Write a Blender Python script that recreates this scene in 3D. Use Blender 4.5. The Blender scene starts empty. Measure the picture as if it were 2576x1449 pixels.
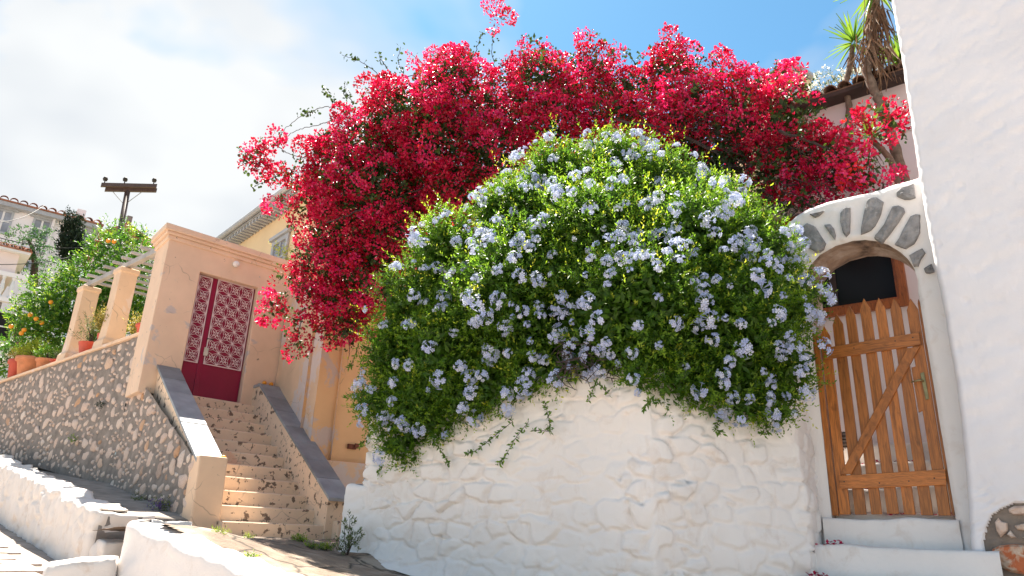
import bpy, bmesh, math, random
import numpy as np
from mathutils import Vector, Matrix

# ------------------------------------------------------------------ camera
FPX, CX, CY = 1800.0, 1288.0, 724.5            # focal length and centre for a 2576 px wide frame
PITCH, ROLL = math.atan(FPX / 5096.0), math.radians(2.05)
EYE = np.array([0.0, 0.0, 1.5])
F_ = np.array([0, math.cos(PITCH), math.sin(PITCH)])
R0 = np.array([1.0, 0, 0]); U0 = np.array([0, -math.sin(PITCH), math.cos(PITCH)])
R_ = math.cos(ROLL) * R0 + math.sin(ROLL) * U0
U_ = math.cos(ROLL) * U0 - math.sin(ROLL) * R0
scene = bpy.context.scene
col = scene.collection
cam = bpy.data.cameras.new("camera"); cam_ob = bpy.data.objects.new("camera", cam); col.objects.link(cam_ob)
cam_ob.matrix_world = Matrix(((R_[0], U_[0], -F_[0], EYE[0]), (R_[1], U_[1], -F_[1], EYE[1]), (R_[2], U_[2], -F_[2], EYE[2]), (0, 0, 0, 1)))
cam.sensor_width = 36; cam.lens = FPX / 2576 * 36; cam.clip_start = 0.05; cam.clip_end = 3000
scene.camera = cam_ob

# ------------------------------------------------------------------ sky, sun, exposure
SUN_AZ, SUN_EL = -22.0, 62.0
world = bpy.data.worlds.new("World"); scene.world = world; world.use_nodes = True
wn, wl = world.node_tree.nodes, world.node_tree.links
wn.clear()
w_out = wn.new("ShaderNodeOutputWorld"); bg = wn.new("ShaderNodeBackground")
sky = wn.new("ShaderNodeTexSky"); sky.sky_type = 'NISHITA'; sky.sun_disc = False
sky.sun_elevation = math.radians(SUN_EL); sky.sun_rotation = math.radians(SUN_AZ % 360)
sky.air_density = 1.0; sky.dust_density = 0.4; sky.ozone_density = 1.2
tc = wn.new("ShaderNodeTexCoord")
sep = wn.new("ShaderNodeSeparateXYZ"); wl.new(tc.outputs["Generated"], sep.inputs[0])
def wmath(op, a, b=None, clamp=False):
    n = wn.new("ShaderNodeMath"); n.operation = op; n.use_clamp = clamp
    for i, q in enumerate((a, b)):
        if q is None: continue
        if isinstance(q, (int, float)): n.inputs[i].default_value = q
        else: wl.new(q, n.inputs[i])
    return n.outputs[0]
zc = wmath('MAXIMUM', sep.outputs[2], 0.0)
den = wmath('ADD', zc, 0.35)
cmb = wn.new("ShaderNodeCombineXYZ")
wl.new(wmath('DIVIDE', sep.outputs[0], den), cmb.inputs[0]); wl.new(wmath('DIVIDE', sep.outputs[1], den), cmb.inputs[1])
cmb.inputs[2].default_value = 113.9
no = wn.new("ShaderNodeTexNoise"); no.inputs["Scale"].default_value = 1.55; no.inputs["Detail"].default_value = 5
no.inputs["Roughness"].default_value = 0.52; no.inputs["Distortion"].default_value = 0.25
wl.new(cmb.outputs[0], no.inputs["Vector"])
ramp = wn.new("ShaderNodeValToRGB"); ramp.color_ramp.elements[0].position = 0.40; ramp.color_ramp.elements[1].position = 0.55
wl.new(no.outputs["Fac"], ramp.inputs[0])
no2 = wn.new("ShaderNodeTexNoise"); no2.inputs["Scale"].default_value = 3.0; no2.inputs["Detail"].default_value = 3
wl.new(cmb.outputs[0], no2.inputs["Vector"])
cc = wn.new("ShaderNodeMixRGB"); cc.inputs[1].default_value = (3.1, 3.3, 3.55, 1); cc.inputs[2].default_value = (4.0, 4.1, 4.15, 1)
ramp2 = wn.new("ShaderNodeValToRGB"); ramp2.color_ramp.elements[0].position = 0.36; ramp2.color_ramp.elements[1].position = 0.62
wl.new(no2.outputs["Fac"], ramp2.inputs[0]); wl.new(ramp2.outputs[0], cc.inputs[0])
world.cycles.sampling_method = 'MANUAL'; world.cycles.sample_map_resolution = 256
grade = wn.new("ShaderNodeMixRGB"); grade.blend_type = 'MULTIPLY'; grade.inputs[0].default_value = 1.0; grade.inputs[2].default_value = (0.50, 0.80, 0.82, 1); wl.new(sky.outputs[0], grade.inputs[1])
mixc = wn.new("ShaderNodeMixRGB"); wl.new(ramp.outputs[0], mixc.inputs[0]); wl.new(grade.outputs[0], mixc.inputs[1]); wl.new(cc.outputs[0], mixc.inputs[2])
wl.new(mixc.outputs[0], bg.inputs[0]); bg.inputs[1].default_value = 0.07
wl.new(bg.outputs[0], w_out.inputs[0])
sun = bpy.data.lights.new("sun", 'SUN'); sun.energy = 4.8; sun.angle = math.radians(0.53); sun.color = (1.0, 0.93, 0.82)
sun_ob = bpy.data.objects.new("sun", sun); col.objects.link(sun_ob)
sa, se = math.radians(SUN_AZ), math.radians(SUN_EL)
SUNDIR = Vector((math.sin(sa) * math.cos(se), math.cos(sa) * math.cos(se), math.sin(se)))
sun_ob.rotation_euler = SUNDIR.to_track_quat('Z', 'Y').to_euler(); sun_ob.location = (0, 0, 30)
scene.view_settings.view_transform = 'Standard'; scene.view_settings.look = 'None'
scene.view_settings.gamma = 1; scene.view_settings.use_curve_mapping = False
scene.view_settings.exposure = 1.8
scene.cycles.max_bounces = 4; scene.cycles.diffuse_bounces = 3; scene.cycles.glossy_bounces = 2; scene.cycles.transmission_bounces = 4; scene.cycles.transparent_max_bounces = 8

# ------------------------------------------------------------------ layout: sight lines met with real planes
def ray(u, v): return F_ + R_ * (u - CX) / FPX + U_ * (CY - v) / FPX
def D(u, v, dist):
    d = ray(u, v); return EYE + d * dist / math.hypot(d[0], d[1])
def V(u, v, p0, azi):
    d = ray(u, v); a = math.radians(azi); n = np.array([math.cos(a), -math.sin(a)])
    return EYE + d * (n @ (np.array(p0[:2]) - EYE[:2])) / (n @ d[:2])
def PX(px, dist): return px * dist / FPX
def azv(a): a = math.radians(a); return np.array([math.sin(a), math.cos(a)])
rng = np.random.default_rng(11)
random.seed(5)

class Frame:
    """local axes: h along e, d along n (towards the viewer), z up"""
    def __init__(s, o, e, n): s.o, s.e, s.n = np.array(o[:2], float), np.array(e, float), np.array(n, float)
    def p(s, h, d, z):
        q = s.o + s.e * h + s.n * d; return (float(q[0]), float(q[1]), float(z))
    def hz(s, u, v, d=0.0):
        a = math.degrees(math.atan2(s.e[0], s.e[1])); P = V(u, v, s.o + s.n * d, a)
        r = P[:2] - s.o - s.n * d; return float(r @ s.e / (s.e @ s.e)), float(P[2])

# ------------------------------------------------------------------ materials
MATS = {}
def nodes_of(name):
    m = bpy.data.materials.new(name); m.use_nodes = True; MATS[name] = m
    nt = m.node_tree; nt.nodes.clear()
    out = nt.nodes.new("ShaderNodeOutputMaterial"); b = nt.nodes.new("ShaderNodeBsdfPrincipled")
    nt.links.new(b.outputs[0], out.inputs[0])
    return m, nt, b, out
def ramp_node(nt, fac, stops, interp='LINEAR'):
    r = nt.nodes.new("ShaderNodeValToRGB"); r.color_ramp.interpolation = interp
    el = r.color_ramp.elements
    while len(el) < len(stops): el.new(0.5)
    for e_, (p, c) in zip(el, stops):
        e_.position = p; e_.color = (c, c, c, 1) if isinstance(c, (int, float)) else (*c, 1)
    nt.links.new(fac, r.inputs[0]); return r.outputs[0]
def noise(nt, scale, detail=5, rough=0.55, vec=None, dist=0.0):
    n = nt.nodes.new("ShaderNodeTexNoise"); n.inputs["Scale"].default_value = scale; n.inputs["Detail"].default_value = detail
    n.inputs["Roughness"].default_value = rough; n.inputs["Distortion"].default_value = dist
    if vec is None: vec = coord(nt)
    nt.links.new(vec, n.inputs["Vector"]); return n.outputs["Fac"]
def coord(nt, scale=(1, 1, 1), loc=(0, 0, 0), kind="Object", rot=(0, 0, 0)):
    t = nt.nodes.new("ShaderNodeTexCoord"); mp = nt.nodes.new("ShaderNodeMapping")
    mp.inputs["Scale"].default_value = scale; mp.inputs["Location"].default_value = loc; mp.inputs["Rotation"].default_value = rot
    nt.links.new(t.outputs[kind], mp.inputs[0]); return mp.outputs[0]
def mix(nt, fac, a, b, mode='MIX'):
    m = nt.nodes.new("ShaderNodeMixRGB"); m.blend_type = mode
    for i, q in enumerate((fac, a, b)):
        if isinstance(q, (int, float)): m.inputs[i].default_value = q
        elif isinstance(q, tuple): m.inputs[i].default_value = (*q, 1)
        else: nt.links.new(q, m.inputs[i])
    return m.outputs[0]
def bump(nt, b, h, strength=0.4, dist=0.01):
    n = nt.nodes.new("ShaderNodeBump"); n.inputs["Strength"].default_value = strength; n.inputs["Distance"].default_value = dist
    nt.links.new(h, n.inputs["Height"]); nt.links.new(n.outputs[0], b.inputs["Normal"])
def rand_obj(nt):
    return nt.nodes.new("ShaderNodeObjectInfo").outputs["Random"]

def noise_c(nt):
    n = nt.nodes.new("ShaderNodeTexNoise"); n.inputs["Scale"].default_value = 3; nt.links.new(coord(nt), n.inputs["Vector"]); return n.outputs["Color"]

def plain(name, base, rough=0.6, var=0.25, scale=6.0, bmp=0.15, metal=0.0, objvar=0.0, bscale=None):
    m, nt, b, o = nodes_of(name)
    f = noise(nt, scale)
    dark = tuple(c * (1 - var) for c in base); lite = tuple(min(1, c * (1 + var)) for c in base)
    c = ramp_node(nt, f, [(0.3, dark), (0.7, lite)])
    if objvar:
        c = mix(nt, 1.0, c, ramp_node(nt, rand_obj(nt), [(0, 1 - objvar), (1, 1.0)]), 'MULTIPLY')
    nt.links.new(c, b.inputs["Base Color"]); b.inputs["Roughness"].default_value = rough; b.inputs["Metallic"].default_value = metal
    if bmp: bump(nt, b, noise(nt, bscale or scale * 6), bmp)
    return m

def whitewash(name, tint=(0.80, 0.775, 0.75), stain=(0.50, 0.33, 0.20), amount=0.5):
    m, nt, b, o = nodes_of(name)
    f = noise(nt, 1.6, 3)
    c = ramp_node(nt, f, [(0.3, tuple(t * 0.95 for t in tint)), (0.7, tuple(min(1, t * 1.03) for t in tint))])
    s = ramp_node(nt, noise(nt, 4.5, 5, 0.68, dist=0.6), [(0.54, 0.0), (0.74, amount * 0.5)])
    c = mix(nt, s, c, stain)
    s2 = ramp_node(nt, noise(nt, 23, 5, 0.7, vec=coord(nt, loc=(5, 2, 9))), [(0.70, 0.0), (0.76, amount * 0.6)])
    s3 = ramp_node(nt, noise(nt, 1.1, 3, vec=coord(nt, loc=(1, 7, 3))), [(0.45, 0.0), (0.65, 1.0)])
    c = mix(nt, mix(nt, 1.0, s2, s3, 'MULTIPLY'), c, (0.16, 0.13, 0.10))
    nt.links.new(c, b.inputs["Base Color"]); b.inputs["Roughness"].default_value = 0.85
    h = mix(nt, 0.5, noise(nt, 9, 5, 0.6), noise(nt, 60, 2, 0.6))
    bump(nt, b, h, 0.35, 0.012)
    return m

def plaster(name, base, patch=(0.50, 0.44, 0.42), dots=(0.10, 0.09, 0.08), pat_lo=0.60, dot_lo=0.69, warm=None, scale=1.3, blue=False):
    m, nt, b, o = nodes_of(name)
    f = noise(nt, 2.2, 6)
    c = ramp_node(nt, f, [(0.25, tuple(t * 0.88 for t in base)), (0.75, tuple(min(1, t * 1.06) for t in base))])
    if warm:
        c = mix(nt, ramp_node(nt, noise(nt, 1.7, 4, vec=coord(nt, loc=(3, 8, 1))), [(0.42, 0.0), (0.52, 0.75)]), c, warm)
    p = noise(nt, scale, 6, 0.62, vec=coord(nt, loc=(11, 3, 6)), dist=0.4)
    c = mix(nt, ramp_node(nt, p, [(pat_lo, 0.0), (pat_lo + 0.025, 0.85)]), c, mix(nt, noise(nt, 14), patch, tuple(t * 1.15 for t in patch)))
    d = noise(nt, 11, 6, 0.62, vec=coord(nt, loc=(2, 9, 4)), dist=0.3)
    c = mix(nt, ramp_node(nt, d, [(dot_lo, 0.0), (dot_lo + 0.02, 0.9)]), c, dots)
    vk = nt.nodes.new("ShaderNodeTexVoronoi"); vk.feature = 'DISTANCE_TO_EDGE'; vk.inputs["Scale"].default_value = 2.2
    nt.links.new(mix(nt, 0.22, coord(nt, loc=(7, 7, 1)), noise_c(nt)), vk.inputs["Vector"])
    ck = mix(nt, 1.0, ramp_node(nt, vk.outputs["Distance"], [(0.002, 0.45), (0.009, 0.0)]), ramp_node(nt, noise(nt, 1.9, 2, vec=coord(nt, loc=(9, 2, 5))), [(0.52, 0.0), (0.58, 1.0)]), 'MULTIPLY')
    c = mix(nt, ck, c, (0.16, 0.12, 0.10))
    if blue:
        q = noise(nt, 5.0, 5, 0.6, vec=coord(nt, loc=(21, 5, 2)), dist=0.4)
        c = mix(nt, ramp_node(nt, q, [(0.70, 0.0), (0.715, 0.8)]), c, (0.22, 0.36, 0.38))
    nt.links.new(c, b.inputs["Base Color"]); b.inputs["Roughness"].default_value = 0.85
    bump(nt, b, mix(nt, 0.5, noise(nt, 7, 6), p), 0.35, 0.02)
    return m

def wood(name, base, axis_scale, dark=0.45):
    m, nt, b, o = nodes_of(name)
    f = noise(nt, 6, 6, 0.6, vec=coord(nt, scale=axis_scale), dist=1.2)
    c = ramp_node(nt, f, [(0.3, tuple(t * dark for t in base)), (0.55, base), (0.8, tuple(min(1, t * 1.3) for t in base))])
    k = noise(nt, 9, 3, 0.5, vec=coord(nt, scale=(1, 1, 0.7), loc=(4, 4, 4)))
    c = mix(nt, ramp_node(nt, k, [(0.68, 0.0), (0.76, 0.7)]), c, tuple(t * 0.3 for t in base))
    c = mix(nt, 1.0, c, ramp_node(nt, rand_obj(nt), [(0, (0.72, 0.70, 0.68)), (1, (1.08, 1.02, 1.0))]), 'MULTIPLY')
    nt.links.new(c, b.inputs["Base Color"]); b.inputs["Roughness"].default_value = 0.42
    bump(nt, b, f, 0.25, 0.006)
    return m

def foliage(name, stops, rough=0.5, trans=0.4, tmul=1.6, spec=0.4, tint_attr=True):
    m, nt, b, o = nodes_of(name)
    a = nt.nodes.new("ShaderNodeAttribute"); a.attribute_name = "tint"
    c = ramp_node(nt, a.outputs["Fac"], stops)
    nt.links.new(c, b.inputs["Base Color"]); b.inputs["Roughness"].default_value = rough
    b.inputs["Specular IOR Level"].default_value = spec
    t = nt.nodes.new("ShaderNodeBsdfTranslucent")
    nt.links.new(mix(nt, 1.0, c, (tmul, tmul, tmul * 0.9), 'MULTIPLY'), t.inputs[0])
    ms = nt.nodes.new("ShaderNodeMixShader"); ms.inputs[0].default_value = trans
    nt.links.new(b.outputs[0], ms.inputs[1]); nt.links.new(t.outputs[0], ms.inputs[2]); nt.links.new(ms.outputs[0], o.inputs[0])
    return m

M_WHITE = whitewash("limewash", (0.84, 0.79, 0.755), amount=0.6)
M_WHITE_HOUSE = whitewash("limewash_smooth", (0.82, 0.80, 0.82), amount=0.12)
M_WHITE_DIRTY = whitewash("limewash_worn", (0.80, 0.735, 0.68), amount=0.95)
M_PEACH = plaster("peach_plaster", (0.80, 0.575, 0.41), pat_lo=0.615, dot_lo=0.675, blue=True)
M_PEACH_CORN = plaster("peach_cornice", (0.79, 0.58, 0.42), pat_lo=0.70, dot_lo=0.68)
M_PALE = plaster("pale_peach_plaster", (0.72, 0.50, 0.33), patch=(0.58, 0.50, 0.47), pat_lo=0.54, dot_lo=0.74)
M_ORANGE = plaster("orange_plaster", (0.74, 0.45, 0.23), patch=(0.50, 0.40, 0.36), pat_lo=0.56, dot_lo=0.76)
M_STEP = plaster("peeling_step_paint", (0.84, 0.63, 0.45), patch=(0.72, 0.44, 0.30), dots=(0.13, 0.085, 0.06), pat_lo=0.62, dot_lo=0.58)
M_PILLAR = plaster("pillar_plaster", (0.80, 0.57, 0.39), patch=(0.74, 0.58, 0.48), pat_lo=0.56, dot_lo=0.69)
M_YELLOW = plain("yellow_house_plaster", (0.80, 0.60, 0.36), 0.85, 0.06, 1.5, 0.1)
M_SLATE = plain("slate_cap", (0.32, 0.335, 0.35), 0.55, 0.2, 4, 0.2, objvar=0.35)
M_MORTAR = plain("rubble_mortar", (0.25, 0.21, 0.18), 0.95, 0.3, 7, 0.9, bscale=30)
M_DOOR = plain("red_door_paint", (0.26, 0.010, 0.045), 0.35, 0.12, 3, 0.03)
M_GRILLE = plain("white_iron", (0.78, 0.62, 0.62), 0.5, 0.08, 9, 0.0)
M_WOOD = wood("varnished_pine", (0.50, 0.175, 0.033), (9, 9, 0.8))
M_WOOD_H = wood("varnished_pine_rail", (0.53, 0.185, 0.036), (1.2, 1.2, 9))
M_WINWOOD = wood("window_wood", (0.46, 0.13, 0.025), (6, 6, 1.0))
M_OLDWOOD = wood("weathered_pole_wood", (0.085, 0.055, 0.045), (9, 9, 0.6))
M_GREYWOOD = plain("grey_painted_wood", (0.40, 0.38, 0.36), 0.7, 0.2, 4, 0.2)
M_GREYPAINT = plain("blue_grey_paint", (0.40, 0.42, 0.45), 0.6, 0.1, 4, 0.05)
M_BARK = plain("bark", (0.10, 0.070, 0.055), 0.95, 0.4, 14, 0.8)
M_YBARK = plain("yucca_bark", (0.20, 0.14, 0.10), 0.95, 0.4, 18, 0.9)
M_TWIG = plain("dry_twigs", (0.060, 0.040, 0.036), 0.9, 0.4, 10, 0.2)
M_TERRA = plain("terracotta", (0.62, 0.24, 0.11), 0.75, 0.15, 8, 0.15)
M_REDPOT = plain("red_pot_glaze", (0.52, 0.065, 0.03), 0.45, 0.12, 6, 0.05)
M_SOIL = plain("potting_soil", (0.05, 0.035, 0.025), 0.95, 0.3, 20, 0.5)
M_TILE = plain("roof_tile", (0.48, 0.20, 0.12), 0.85, 0.25, 5, 0.3, objvar=0.45)
M_OLDTILE = plain("old_roof_tile", (0.26, 0.15, 0.10), 0.9, 0.3, 6, 0.4, objvar=0.4)
M_FARWALL = plain("far_white_wall", (0.84, 0.81, 0.83), 0.9, 0.04, 1, 0.05)
M_PINKWALL = plain("pink_white_wall", (0.80, 0.68, 0.66), 0.9, 0.05, 1.2, 0.08)
M_DARKSTONE = plain("dark_stone_wall", (0.20, 0.18, 0.17), 0.95, 0.3, 6, 0.6)
M_BRASS = plain("old_brass", (0.30, 0.24, 0.12), 0.4, 0.25, 20, 0.05, metal=0.8)
M_IRON = plain("dark_iron", (0.05, 0.045, 0.04), 0.6, 0.3, 12, 0.2, metal=0.5)
M_RUST = plain("rusty_iron", (0.16, 0.05, 0.025), 0.9, 0.4, 16, 0.4)
M_ORANGEFRUIT = plain("orange_peel", (0.85, 0.33, 0.02), 0.4, 0.1, 8, 0.2, bscale=90)
M_GLOBE = plain("opal_glass", (0.82, 0.78, 0.74), 0.25, 0.03, 4, 0.0)
M_CANVAS = plain("beige_canvas", (0.66, 0.52, 0.38), 0.9, 0.1, 5, 0.1)
M_PURPLE = plain("purple_blossom", (0.35, 0.05, 0.35), 0.7, 0.2, 8, 0.0)
M_DARKWOODBEAM = plain("dark_beam", (0.055, 0.035, 0.03), 0.9, 0.3, 5, 0.2)
M_PLASTICWHITE = plain("white_frame", (0.75, 0.74, 0.74), 0.5, 0.05, 5, 0.0)
M_SHUTTER = plain("maroon_shutter", (0.12, 0.03, 0.03), 0.6, 0.1, 5, 0.0)
M_CONC = plain("grey_concrete", (0.30, 0.255, 0.22), 0.9, 0.3, 5, 0.5)
M_HILL = plain("dry_hillside", (0.17, 0.15, 0.08), 0.95, 0.4, 0.8, 0.5)
M_LOCK = plain("lock_plate", (0.55, 0.52, 0.44), 0.5, 0.2, 9, 0.1)
def glass_dark(name, base=(0.010, 0.009, 0.009)):
    m, nt, b, o = nodes_of(name)
    nt.links.new(ramp_node(nt, noise(nt, 1.5, 2), [(0.3, base), (0.7, tuple(t * 1.8 for t in base))]), b.inputs["Base Color"])
    b.inputs["Roughness"].default_value = 0.2; b.inputs["Specular IOR Level"].default_value = 0.12
    return m
M_GLASS = glass_dark("window_glass"); M_FARGLASS = glass_dark("far_window_glass", (0.20, 0.22, 0.26))

def stone_mat(name, stops):
    m, nt, b, o = nodes_of(name)
    c = ramp_node(nt, rand_obj(nt), stops)
    f = noise(nt, 9, 6, 0.65)
    c = mix(nt, ramp_node(nt, f, [(0.48, 0.0), (0.66, 0.7)]), c, mix(nt, 1.0, c, (0.60, 0.48, 0.40), 'MULTIPLY'))
    nt.links.new(c, b.inputs["Base Color"]); b.inputs["Roughness"].default_value = 0.9
    bump(nt, b, noise(nt, 26, 6), 0.5, 0.01); return m
M_RUBBLE = stone_mat("rubble_stone", [(0.0, (0.60, 0.47, 0.40)), (0.3, (0.72, 0.58, 0.49)), (0.6, (0.64, 0.48, 0.39)), (0.82, (0.76, 0.66, 0.58)), (0.93, (0.58, 0.33, 0.18)), (1.0, (0.40, 0.37, 0.36))])
M_RUBBLE_WALL = M_RUBBLE
M_PAVE = stone_mat("paving_stone", [(0.0, (0.44, 0.38, 0.34)), (0.5, (0.52, 0.45, 0.40)), (1.0, (0.47, 0.38, 0.32))])
def voussoir():
    m, nt, b, o = nodes_of("grey_voussoir")
    c = ramp_node(nt, noise(nt, 9, 6, 0.65), [(0.3, (0.17, 0.165, 0.165)), (0.7, (0.38, 0.365, 0.36))])
    c = mix(nt, ramp_node(nt, noise(nt, 16, 6, 0.7, vec=coord(nt, loc=(4, 1, 7)), dist=0.8), [(0.56, 0.0), (0.70, 0.55)]), c, (0.52, 0.50, 0.49))
    nt.links.new(c, b.inputs["Base Color"]); b.inputs["Roughness"].default_value = 0.9; bump(nt, b, noise(nt, 24, 5), 0.9, 0.02); return m
M_VOUSSOIR = voussoir()

def orange_stone():
    m, nt, b, o = nodes_of("orange_patchy_stone")
    f = noise(nt, 13, 6, 0.6, dist=0.5)
    c = ramp_node(nt, f, [(0.44, (0.52, 0.15, 0.06)), (0.52, (0.55, 0.36, 0.25)), (0.62, (0.62, 0.50, 0.40))])
    nt.links.new(c, b.inputs["Base Color"]); b.inputs["Roughness"].default_value = 0.9; bump(nt, b, f, 0.6, 0.02); return m
M_OSTONE = orange_stone()

def earth():
    m, nt, b, o = nodes_of("terrace_earth")
    f = noise(nt, 2.3, 8, 0.62)
    c = ramp_node(nt, f, [(0.3, (0.16, 0.115, 0.085)), (0.5, (0.26, 0.19, 0.14)), (0.68, (0.40, 0.33, 0.27))])
    v = nt.nodes.new("ShaderNodeTexVoronoi"); v.feature = 'DISTANCE_TO_EDGE'; v.inputs["Scale"].default_value = 1.7
    nt.links.new(mix(nt, 0.25, coord(nt), noise_c(nt)), v.inputs["Vector"])
    k = ramp_node(nt, v.outputs["Distance"], [(0.0, 0.9), (0.03, 0.0)])
    c = mix(nt, k, c, (0.05, 0.04, 0.03))
    s = ramp_node(nt, noise(nt, 30, 4, 0.7), [(0.62, 0.0), (0.70, 0.8)])
    c = mix(nt, s, c, (0.10, 0.065, 0.045))
    nt.links.new(c, b.inputs["Base Color"]); b.inputs["Roughness"].default_value = 0.95
    bump(nt, b, mix(nt, 0.5, noise(nt, 14, 8, 0.65), k, 'SUBTRACT'), 0.8, 0.03); return m
M_EARTH = earth()
M_ROAD = plain("lane_bed", (0.34, 0.28, 0.24), 0.95, 0.3, 3, 0.6, bscale=25)

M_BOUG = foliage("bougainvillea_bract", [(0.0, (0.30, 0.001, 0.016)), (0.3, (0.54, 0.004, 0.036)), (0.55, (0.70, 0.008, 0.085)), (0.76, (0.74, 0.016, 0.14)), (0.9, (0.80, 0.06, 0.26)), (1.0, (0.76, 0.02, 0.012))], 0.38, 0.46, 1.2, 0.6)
M_BLEAF = foliage("bougainvillea_leaf", [(0.0, (0.025, 0.05, 0.015)), (1.0, (0.08, 0.14, 0.02))], 0.45, 0.3)
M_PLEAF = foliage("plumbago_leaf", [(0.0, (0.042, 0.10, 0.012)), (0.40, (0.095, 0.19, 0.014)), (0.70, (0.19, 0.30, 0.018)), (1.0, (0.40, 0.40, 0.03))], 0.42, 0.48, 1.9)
M_CITRUS = foliage("citrus_leaf", [(0.0, (0.035, 0.10, 0.012)), (0.6, (0.10, 0.22, 0.018)), (1.0, (0.30, 0.38, 0.03))], 0.42, 0.45, 1.8, 0.4)
M_FEATHER = foliage("feathery_leaf", [(0.0, (0.03, 0.085, 0.03)), (1.0, (0.09, 0.19, 0.06))], 0.6, 0.35)
M_CYPRESS = foliage("cypress_leaf", [(0.0, (0.010, 0.028, 0.016)), (1.0, (0.03, 0.06, 0.03))], 0.8, 0.1)
M_LAV = foliage("dry_lavender_leaf", [(0.0, (0.16, 0.15, 0.04)), (0.6, (0.34, 0.28, 0.06)), (1.0, (0.46, 0.36, 0.09))], 0.6, 0.3)
M_OLIVE = foliage("grey_green_leaf", [(0.0, (0.06, 0.09, 0.03)), (1.0, (0.18, 0.21, 0.08))], 0.6, 0.3)
M_LIME = foliage("lime_green_leaf", [(0.0, (0.10, 0.20, 0.02)), (1.0, (0.42, 0.46, 0.04))], 0.5, 0.4)
M_WFLOWER = foliage("white_blossom", [(0.0, (0.70, 0.70, 0.64)), (1.0, (0.86, 0.86, 0.82))], 0.7, 0.3, 1.0)
M_YUCCA = foliage("yucca_leaf", [(0.0, (0.06, 0.14, 0.02)), (1.0, (0.20, 0.31, 0.03))], 0.4, 0.35, 1.7)
M_DEAD = foliage("dead_yucca_leaf", [(0.0, (0.13, 0.065, 0.035)), (1.0, (0.36, 0.22, 0.13))], 0.8, 0.2, 1.2)
M_PETAL = foliage("plumbago_petal", [(0.0, (0.42, 0.50, 0.84)), (0.6, (0.56, 0.62, 0.88)), (1.0, (0.76, 0.79, 0.92))], 0.6, 0.35, 1.0)
M_FALLEN = foliage("fallen_petals", [(0.0, (0.22, 0.004, 0.03)), (1.0, (0.5, 0.01, 0.08))], 0.6, 0.2)

# ------------------------------------------------------------------ mesh helpers
def tag(o, label=None, cat=None, group=None, kind=None):
    if label: o["label"] = label
    if cat: o["category"] = cat
    if group: o["group"] = group
    if kind: o["kind"] = kind
    return o
def empty(name, loc, label, cat, group=None):
    o = bpy.data.objects.new(name, None); col.objects.link(o); o.location = tuple(float(q) for q in loc); o.empty_display_size = 0.2
    return tag(o, label, cat, group)
def link(name, me, mat, parent=None, smooth=False, world=True):
    """geometry given in world coordinates; under a parent the offset of the parent is undone"""
    o = bpy.data.objects.new(name, me); col.objects.link(o)
    for m in (mat if isinstance(mat, (list, tuple)) else [mat]):
        if not me.materials or len(me.materials) < len(mat if isinstance(mat, (list, tuple)) else [mat]): me.materials.append(m)
    if smooth:
        me.polygons.foreach_set("use_smooth", np.ones(len(me.polygons), bool))
    if parent:
        o.parent = parent
        if world: o.matrix_parent_inverse = Matrix.Translation(wloc(parent)).inverted()
    return o
def wloc(o):
    v = Vector(o.location)
    if o.parent: v = v + (wloc(o.parent) + o.matrix_parent_inverse.translation)
    return v
def bevel(o, w=0.008, seg=2):
    m = o.modifiers.new("bevel", 'BEVEL'); m.width = w; m.segments = seg; m.limit_method = 'ANGLE'; return o

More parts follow.
